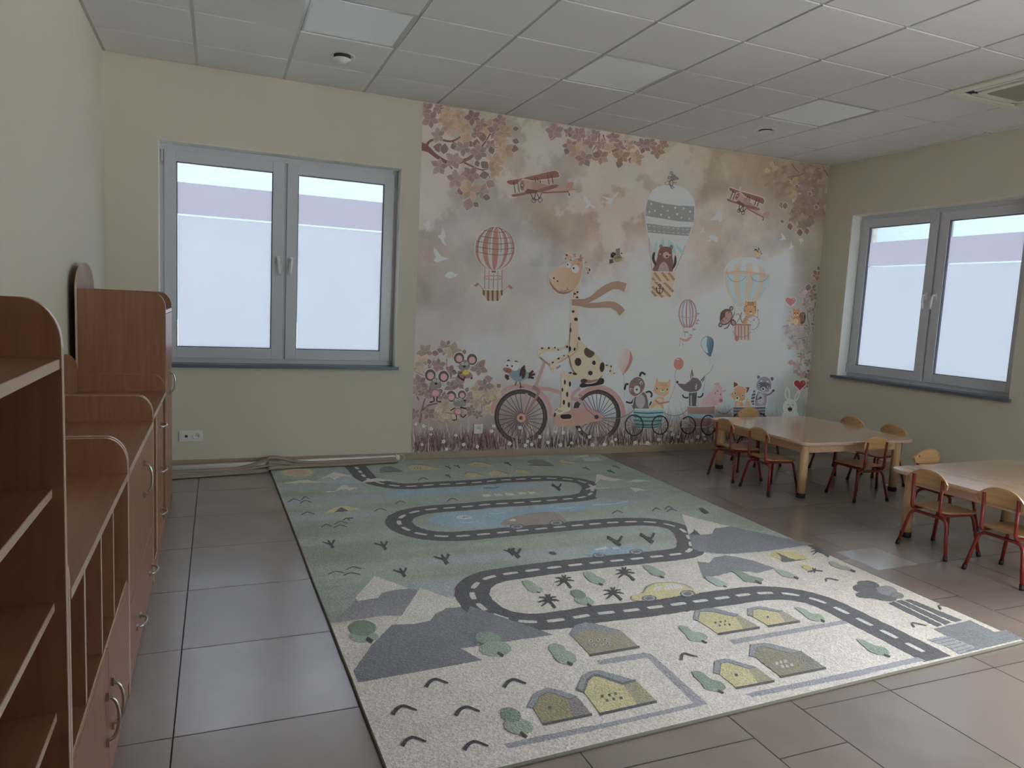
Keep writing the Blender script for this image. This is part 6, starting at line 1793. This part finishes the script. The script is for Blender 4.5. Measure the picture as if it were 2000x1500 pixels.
    for k in range(4): A.L([(1500+k*14, 320), (1490+k*16, 365)], 5, (40, 36, 36))
    A.P([(1715, 130), (1755, 150), (1715, 165)], BK); A.L([(1730, 245), (1775, 240)], 6, (86, 66, 60)); A.L([(1735, 275), (1755, 300)], 6, (86, 66, 60))
    # blue bird on the mudguard
    A.frame(800, 540, 4.286); A.base(46)
    DB = (52, 40, 38)
    A.P([(915, 790), (940, 755), (960, 760), (975, 790), (985, 830), (950, 850), (920, 830)], DB)
    A.L([(893, 880), (883, 912)], 8, DB); A.L([(922, 882), (932, 930)], 8, DB); A.L([(915, 925), (958, 925)], 5, DB); A.L([(932, 930), (925, 942)], 5, DB)
    for a in ([(985, 830), (1035, 790)], [(990, 835), (1050, 815)], [(985, 840), (1040, 850)]): A.L(a, 22, DB, 0, 18)
    A.P([(830, 815), (850, 780), (920, 770), (985, 800), (995, 840), (950, 872), (900, 880), (855, 855)], (84, 100, 106), 3); 
    for x, y in ((935, 800), (955, 820), (950, 780)): A.E(x, y, 14, 40, DB, 15, n=12)
    for a in ([(830, 840), (800, 825)], [(830, 845), (800, 845)], [(832, 850), (812, 860)]): A.L(a, 18, DB)
    A.E(880, 750, 38, 40, (158, 158, 158)); A.E(825, 745, 30, 34, (164, 164, 164)); A.E(857, 750, 7, 8, BK, n=10); A.E(817, 745, 7, 8, BK, n=10); A.L([(815, 706), (827, 700), (838, 706)], 8, BK, 2); A.L([(878, 712), (892, 708), (902, 716)], 8, BK, 2)
    A.P([(780, 770), (830, 765), (855, 785), (840, 812), (800, 800)], (104, 66, 62), 2); A.L([(790, 785), (848, 795)], 4, (70, 42, 42))

    # ---------------- mice
    def mouse(ears, head, face, bodyp, limbs, nose, eyes, belly=None):
        A.base(44)
        for (x, y, r) in ears: A.E(x, y, r, r*1.08, (66, 56, 54), halo=(140, 132, 130)); A.E(x+3, y+8, r*0.62, r*0.66, (132, 108, 108))
        for p, w in limbs: A.L(p, w, (44, 32, 32), 2)
        A.P(bodyp, (98, 80, 80), 3)
        if belly: A.E(*belly, (132, 104, 108))
        A.P(head, face, 3)
        for x, y in eyes: A.E(x, y, 19, 20, WH); A.E(x, y+1, 8, 9, BK, n=10)
        A.E(*nose, BK)
    A.frame(*N4)
    GM = (88, 86, 84)
    mouse([(685, 370, 76), (875, 390, 76)], [(675, 500), (715, 420), (775, 395), (835, 430), (845, 500), (810, 545), (710, 545)], GM, [(680, 570), (760, 540), (850, 580), (880, 640), (800, 670), (700, 650)], [([(690, 560), (680, 640), (760, 695)], 30), ([(830, 600), (870, 620), (865, 680)], 26), ([(640, 600), (615, 550), (590, 560)], 7)], (762, 495, 22, 15), [(742, 450), (795, 455)])
    A.P([(720, 600), (760, 545), (800, 540), (840, 570), (820, 610), (760, 615)], (140, 122, 30), 0); A.L([(690, 590), (735, 585)], 16, (44, 32, 32)); A.L([(770, 640), (750, 700)], 22, (50, 34, 32))
    mouse([(265, 620, 80), (460, 640, 78)], [(260, 790), (270, 720), (335, 665), (400, 690), (430, 780), (390, 815), (300, 815)], GM, [(255, 840), (340, 815), (420, 850), (410, 920), (340, 940), (275, 925)], [([(300, 830), (255, 840), (265, 885)], 15), ([(400, 830), (435, 840), (425, 880)], 15), ([(310, 930), (320, 1000), (255, 1015)], 20), ([(370, 930), (360, 1000), (425, 1010)], 20)], (348, 745, 22, 15), [(326, 697), (380, 705)], (342, 885, 52, 44))
    for a in ([(420, 740), (475, 742)], [(420, 755), (470, 770)], [(650, 490), (690, 495)], [(840, 500), (885, 490)], [(250, 740), (285, 745)]): A.L(a, 4, (50, 46, 46))
    mouse([(570, 930, 76), (728, 908, 60)], [(600, 1040), (600, 980), (650, 945), (720, 960), (790, 985), (790, 1040), (760, 1075), (640, 1080)], GM, [(600, 1150), (650, 1100), (720, 1110), (735, 1170), (690, 1205), (620, 1200)], [([(630, 1095), (560, 1140)], 16), ([(700, 1090), (790, 1110)], 24), ([(640, 1200), (650, 1270), (585, 1278)], 18), ([(710, 1200), (745, 1240), (790, 1195)], 18), ([(600, 1190), (540, 1180), (490, 1160), (500, 1180)], 6)], (770, 992, 17, 15), [(643, 983), (696, 974)], (672, 1152, 46, 40))

    # ---------------- wagons and their passengers
    A.frame(1210, 700, 9.376); A.base(36)
    HW_ = (156, 158, 162)
    DG, DGD = (78, 70, 70), (34, 32, 36)
    def arm(p, w, c): A.L(p, w, c, 4)
    # dog
    A.L([(365, 345), (385, 280), (420, 260), (470, 300)], 36, DGD, 3); A.L([(170, 475), (120, 470), (100, 520), (92, 575)], 36, DGD, 3)
    arm([(470, 630), (540, 605), (590, 650), (575, 710)], 30, DGD); arm([(260, 740), (220, 810), (160, 810), (120, 790)], 30, DGD)
    A.L([(560, 850), (540, 890), (580, 790)], 32, (44, 42, 46))
    A.P([(250, 930), (260, 780), (290, 680), (440, 620), (500, 700), (525, 850), (515, 935)], DG, 3, halo=HW_); A.E(380, 785, 88, 130, (116, 112, 116), 0)
    A.P([(170, 560), (190, 440), (270, 355), (370, 345), (440, 410), (460, 500), (420, 600), (340, 670), (260, 690), (190, 640)], DG, 3, (96, 70, 64), (0, 1), halo=HW_)
    A.E(318, 570, 60, 75, (146, 146, 148)); A.P([(290, 565), (330, 545), (328, 585), (310, 590)], BK); A.E(205, 568, 20, 26, WH); A.E(208, 573, 10, 14, BK); A.E(393, 448, 24, 30, WH); A.E(396, 455, 11, 15, BK); A.L([(340, 388), (375, 388)], 10, (140, 136, 136))
    # cat
    CT, CTL = (144, 110, 84), (150, 130, 112)
    A.P([(565, 935), (600, 820), (660, 730), (720, 690), (810, 720), (800, 860), (800, 935)], CT, 2, halo=HW_); A.P([(610, 930), (660, 860), (740, 860), (760, 935)], CTL, 2); A.E(725, 780, 50, 50, CTL)
    A.P([(610, 600), (650, 480), (680, 355), (720, 425), (880, 430), (925, 370), (920, 500), (895, 640), (820, 700), (740, 690), (650, 640)], CT, 1, halo=HW_)
    for x in (760, 790, 825, 850): A.L([(x, 455), (x, 510)], 9, (122, 86, 62))
    arm([(660, 770), (720, 820), (800, 815)], 34, (120, 86, 68)); arm([(800, 815), (860, 800), (910, 790)], 30, (122, 88, 70))
    A.E(680, 550, 22, 24, (150, 140, 118)); A.E(680, 552, 13, 16, BK); A.E(866, 568, 22, 24, (150, 140, 118)); A.E(868, 568, 12, 16, BK); A.E(780, 605, 45, 38, (150, 136, 124)); A.E(785, 580, 14, 11, BK); A.L([(755, 620), (782, 632), (812, 620)], 5, (60, 44, 40), 2)
    # wolf
    WF = (72, 68, 72)
    arm([(1290, 660), (1240, 720), (1180, 710), (1150, 665)], 24, (36, 36, 42)); arm([(1400, 690), (1460, 710), (1510, 680), (1525, 635)], 24, (36, 36, 42))
    A.P([(1290, 390), (1300, 280), (1320, 190), (1345, 280), (1345, 390)], (60, 56, 60), 0, halo=HW_); A.P([(1305, 380), (1320, 240), (1335, 380)], (126, 118, 118)); A.P([(1460, 420), (1560, 310), (1540, 400), (1490, 470)], (60, 56, 60), 0, halo=HW_); A.P([(1485, 425), (1540, 345), (1505, 440)], (126, 118, 118))
    A.P([(1270, 885), (1265, 600), (1420, 560), (1400, 860), (1480, 885)], (60, 58, 62), 0, halo=HW_); A.P([(1290, 880), (1290, 680), (1320, 660), (1325, 880)], (108, 104, 104))
    A.P([(1040, 440), (1080, 460), (1200, 470), (1290, 400), (1330, 345), (1420, 360), (1490, 430), (1500, 500), (1470, 560), (1420, 600), (1300, 620), (1180, 590), (1090, 510)], WF, 1, halo=HW_)
    A.E(1055, 432, 20, 22, BK); A.E(1395, 492, 22, 26, WH); A.E(1390, 488, 12, 15, BK); A.E(1278, 412, 14, 14, WH); A.E(1280, 410, 9, 10, BK); A.E(1395, 545, 20, 20, (126, 104, 100))
    # pig
    PK = (140, 116, 118)
    A.P([(1480, 880), (1510, 760), (1600, 660), (1700, 580), (1760, 500), (1850, 490), (1880, 560), (1880, 680), (1890, 780), (1800, 830), (1740, 885)], PK, 2, halo=HW_); A.P([(1720, 470), (1790, 440), (1830, 450), (1800, 500)], (132, 104, 98)); A.P([(1880, 600), (1910, 575), (1955, 585), (1900, 618)], (132, 100, 102)); A.E(1850, 770, 36, 42, (122, 80, 84)); A.E(1840, 768, 6, 9, BK, n=8); A.E(1865, 772, 6, 9, BK, n=8); A.E(1790, 598, 9, 13, BK, n=10); A.E(1843, 657, 10, 13, BK, n=10); A.E(1750, 635, 12, 20, (118, 84, 86)); A.L([(1690, 730), (1720, 790), (1780, 780)], 8, (124, 96, 100), 3); A.L([(1760, 800), (1720, 840)], 20, (134, 108, 110))
    lvp = A.lv
    # wagon one
    A.base(lvp+1)
    A.P([(245, 950), (270, 930), (805, 935), (800, 1050), (760, 1200), (700, 1260), (420, 1275), (300, 1250), (240, 1130)], (98, 126, 126), 0, (70, 100, 106), (0, 1), halo=(140, 150, 152))
    for y, h in ((985, 22), (1060, 26), (1130, 24), (1200, 26), (1250, 20)): A.L([(250 if y < 1150 else 275, y), (520, y+18), (800 if y < 1100 else (770 if y < 1220 else 700), y+2)], h, (40, 66, 72), 3)
    A.P([(245, 945), (520, 965), (808, 938), (805, 920), (520, 940), (270, 925)], (112, 134, 132))
    A.P([(1235, 885), (1300, 890), (1640, 885), (1742, 872), (1735, 1010), (1690, 1160), (1640, 1240), (1400, 1250), (1280, 1180), (1235, 1040)], (104, 86, 80), 0, halo=(140, 142, 144)); A.P([(1235, 1010), (1480, 1022), (1735, 1010), (1722, 1085), (1480, 1098), (1248, 1080)], (98, 122, 132))
    lvx = A.lv
    def cart_wheel(x, y, rx, ry, w=22):
        A.base(lvx); A.ring(x, y, rx, ry, w, (34, 32, 34), 36)
        for k in range(14):
            a = 2*PI*k/14; A.L([(x, y), (x+rx*0.92*math.cos(a), y+ry*0.92*math.sin(a))], 6, (58, 52, 52))
        A.E(x, y, 26, 24, (96, 84, 80))
    cart_wheel(262, 1222, 162, 188); cart_wheel(735, 1218, 145, 170); cart_wheel(1250, 1222, 132, 156); cart_wheel(1620, 1220, 132, 180)
    A.base(lvx+6)
    A.L([(0, 1085), (120, 1035), (240, 960), (260, 900), (215, 860)], 9, (62, 60, 64), 3); A.L([(810, 985), (900, 1035), (1040, 1045), (1150, 1010), (1230, 940)], 9, (70, 68, 72), 3); A.L([(1750, 945), (1840, 1000), (1960, 1005)], 8, (70, 68, 72), 3)
    # fox, raccoon, wagon three, rabbit, squirrel
    A.frame(1400, 700, 10); A.base(36)
    FX, FXD = (136, 96, 66), (84, 54, 44)
    A.P([(545, 950), (570, 830), (600, 770), (640, 830), (650, 950)], (140, 104, 76), 2); A.P([(575, 820), (605, 765), (640, 830), (605, 850)], (142, 126, 106))
    A.P([(355, 950), (365, 840), (430, 800), (490, 830), (520, 950)], FX, 2); A.E(410, 905, 40, 50, (142, 118, 96))
    A.P([(330, 590), (328, 455), (400, 490), (420, 560)], FXD, 0, halo=HW_); A.P([(520, 580), (600, 560), (640, 568), (600, 660), (550, 680)], FXD, 0, halo=HW_)
    A.P([(270, 690), (330, 650), (340, 580), (420, 530), (520, 560), (570, 600), (545, 700), (550, 800), (500, 830), (420, 830), (330, 800), (285, 740)], FX, 1, (140, 110, 84), (0, -1), halo=HW_); A.E(400, 785, 45, 50, (150, 136, 120)); A.E(397, 772, 17, 19, BK); A.E(352, 680, 24, 28, WH); A.E(357, 679, 13, 16, BK); A.E(500, 730, 23, 27, WH); A.E(502, 728, 12, 16, BK)
    RC, RCD = (98, 96, 106), (40, 40, 48)
    A.P([(665, 860), (680, 720), (738, 610), (755, 720), (760, 840), (720, 910)], (110, 108, 116), 2, halo=HW_)
    for y, x0, x1 in ((640, 712, 745), (705, 685, 752), (770, 670, 760), (835, 668, 762), (890, 690, 745)): A.L([(x0, y+8), (x1, y-8)], 24, RCD)
    A.P([(745, 945), (770, 700), (850, 630), (950, 650), (975, 760), (945, 945)], RC, 2, halo=HW_); A.E(855, 790, 70, 115, (118, 118, 126)); arm([(780, 720), (770, 800), (860, 770)], 26, (74, 74, 84)); arm([(960, 720), (1040, 690), (1095, 640)], 34, (78, 78, 88)); A.E(1100, 628, 26, 22, (44, 48, 56)); A.E(850, 765, 22, 18, RCD)
    A.E(815, 372, 32, 42, (80, 78, 88), -20); A.E(1072, 400, 34, 40, (80, 78, 88), 30); A.E(818, 378, 16, 24, (56, 60, 66), -20); A.E(1072, 404, 18, 24, (56, 60, 66), 30)
    A.P([(765, 540), (790, 450), (860, 370), (960, 360), (1040, 420), (1060, 530), (1040, 620), (960, 660), (850, 640), (790, 600)], RC, 2, halo=HW_); A.P([(780, 530), (830, 475), (930, 460), (1030, 500), (1050, 560), (1000, 600), (920, 560), (840, 570)], (70, 66, 76), 1)
    A.P([(840, 440), (885, 418), (890, 445), (845, 458)], WH); A.P([(968, 435), (1005, 445), (1010, 470), (970, 460)], WH); A.E(905, 598, 38, 44, (150, 148, 152)); A.E(900, 595, 17, 24, BK); A.E(822, 528, 22, 26, WH); A.E(825, 528, 12, 15, BK); A.E(1002, 557, 22, 26, WH); A.E(1005, 556, 12, 15, BK); A.E(1022, 605, 16, 17, (136, 112, 116))
    A.base(lvp+1)
    A.P([(310, 955), (950, 940), (930, 1150), (880, 1250), (420, 1250), (320, 1150)], (88, 92, 102), 0, halo=(140, 144, 150))
    for y in (965, 1025, 1085, 1145, 1205): A.L([(318, y+4), (640, y+14), (940, y-4)], 26, (54, 52, 60), 2)
    cart_wheel(440, 1210, 130, 140, 30); cart_wheel(830, 1210, 130, 140, 30)
    A.base(lvx+6); A.L([(20, 1040), (120, 1080), (210, 1050), (300, 960)], 9, (70, 68, 72), 3)
    A.base(36); RB = (126, 134, 126)
    A.P([(1335, 720), (1345, 620), (1375, 570), (1410, 640), (1415, 780), (1395, 820)], RB, 2, halo=(150, 154, 148)); A.P([(1350, 720), (1375, 610), (1400, 700), (1390, 790)], (120, 108, 106), 2)
    A.P([(1520, 800), (1550, 700), (1600, 640), (1610, 680), (1570, 780), (1530, 830)], RB, 2, halo=(150, 154, 148)); A.P([(1535, 790), (1560, 710), (1595, 665), (1570, 760)], (120, 104, 92), 2)
    A.P([(1300, 960), (1340, 850), (1440, 805), (1520, 860), (1555, 960), (1540, 1060), (1600, 1180), (1270, 1180), (1320, 1050)], RB, 2, halo=(148, 152, 146))
    A.L([(1375, 910), (1392, 898), (1412, 910)], 10, (56, 56, 54), 2); A.L([(1462, 915), (1480, 902), (1500, 918)], 10, (56, 56, 54), 2); A.E(1428, 948, 14, 9, BK); A.P([(1378, 970), (1428, 960), (1472, 968), (1460, 1025), (1420, 1042), (1390, 1020)], (36, 24, 26), 1); A.E(1424, 1022, 24, 11, (100, 44, 44))
    A.E(1330, 1090, 40, 26, RB, 30, halo=(148, 152, 146)); A.E(1540, 1090, 36, 24, RB, -30, halo=(148, 152, 146))
    A.frame(1390, 470, 7.143); A.base(40)
    SQ, SQL = (130, 90, 58), (144, 124, 100)
    A.P([(1215, 1060), (1250, 1000), (1300, 1010), (1310, 1080), (1285, 1150), (1235, 1160)], (66, 50, 44), 3)
    for k in range(3): A.L([(1235+k*22, 1140-k*8), (1240+k*20, 1050-k*5), (1265+k*14, 1015)], 7, (112, 92, 76), 3)
    A.P([(1130, 1110), (1150, 1060), (1210, 1055), (1235, 1110), (1215, 1175), (1150, 1175)], SQ, 3); A.E(1172, 1130, 38, 44, SQL); A.P([(1135, 980), (1140, 940), (1160, 960), (1200, 960), (1220, 940), (1228, 990), (1215, 1040), (1170, 1060), (1140, 1035)], SQ, 1); A.E(1175, 1035, 28, 18, SQL); A.E(1160, 1012, 8, 9, BK, n=10); A.E(1195, 1012, 8, 9, BK, n=10); A.E(1174, 1032, 9, 7, BK, n=10)
    A.L([(1145, 1080), (1110, 1070), (1105, 1040)], 12, SQ, 2); A.L([(1150, 1175), (1100, 1165)], 14, SQ); A.L([(1210, 1175), (1260, 1185)], 14, SQ)

    # ---------------- grass and flowers in front
    grass(1000, 10, 34, [(62, 46, 46), (78, 62, 60), (92, 78, 76), (52, 38, 38), (112, 102, 100)], 64, 92)
    grass(260, 24, 46, [(70, 54, 54), (96, 84, 82)], 30, 60, 806, 965)
    A.frame(0, 0, 1)
    def flower(u, v, s):
        A.base(R.randint(93, 97))
        for k in range(5):
            a = 2*PI*k/5+R.uniform(-0.2, 0.2)
            A.E(u+s*0.75*math.cos(a), v+s*0.75*math.sin(a), s*0.62, s*0.5, (148, 145, 148), math.degrees(a), n=8)
        A.E(u, v, s*0.3, s*0.3, (104, 98, 84), n=6)
    for u, v in ((827, 832), (842, 837), (841, 848), (866, 862), (824, 868), (872, 877), (812, 828), (1054, 853), (1085, 843), (1070, 864), (1116, 865), (1131, 839), (1151, 853), (1157, 871), (1026, 870), (1038, 868), (1094, 869), (1195, 862), (1202, 858), (1015, 835), (1100, 845), (1030, 862), (995, 866), (1300, 846), (1313, 848), (1310, 838), (1324, 853), (1362, 853), (1376, 857), (1388, 838), (1286, 858), (1264, 866), (1240, 864), (1340, 862), (1400, 858), (964, 832), (960, 842), (1180, 870), (1350, 860), (1374, 848), (905, 868), (932, 872), (890, 850)):
        flower(u, min(v, edge_y(u)-3), R.uniform(2.3, 3.3))
    o = A.build('wall_mural', mural_mat())
    tag(o, 'printed wall mural of a giraffe riding a bicycle among balloons and animals', 'mural')
    # paper body of the mural, so that it is a sheet on the wall and not a bare drawing
    return o
build_mural()
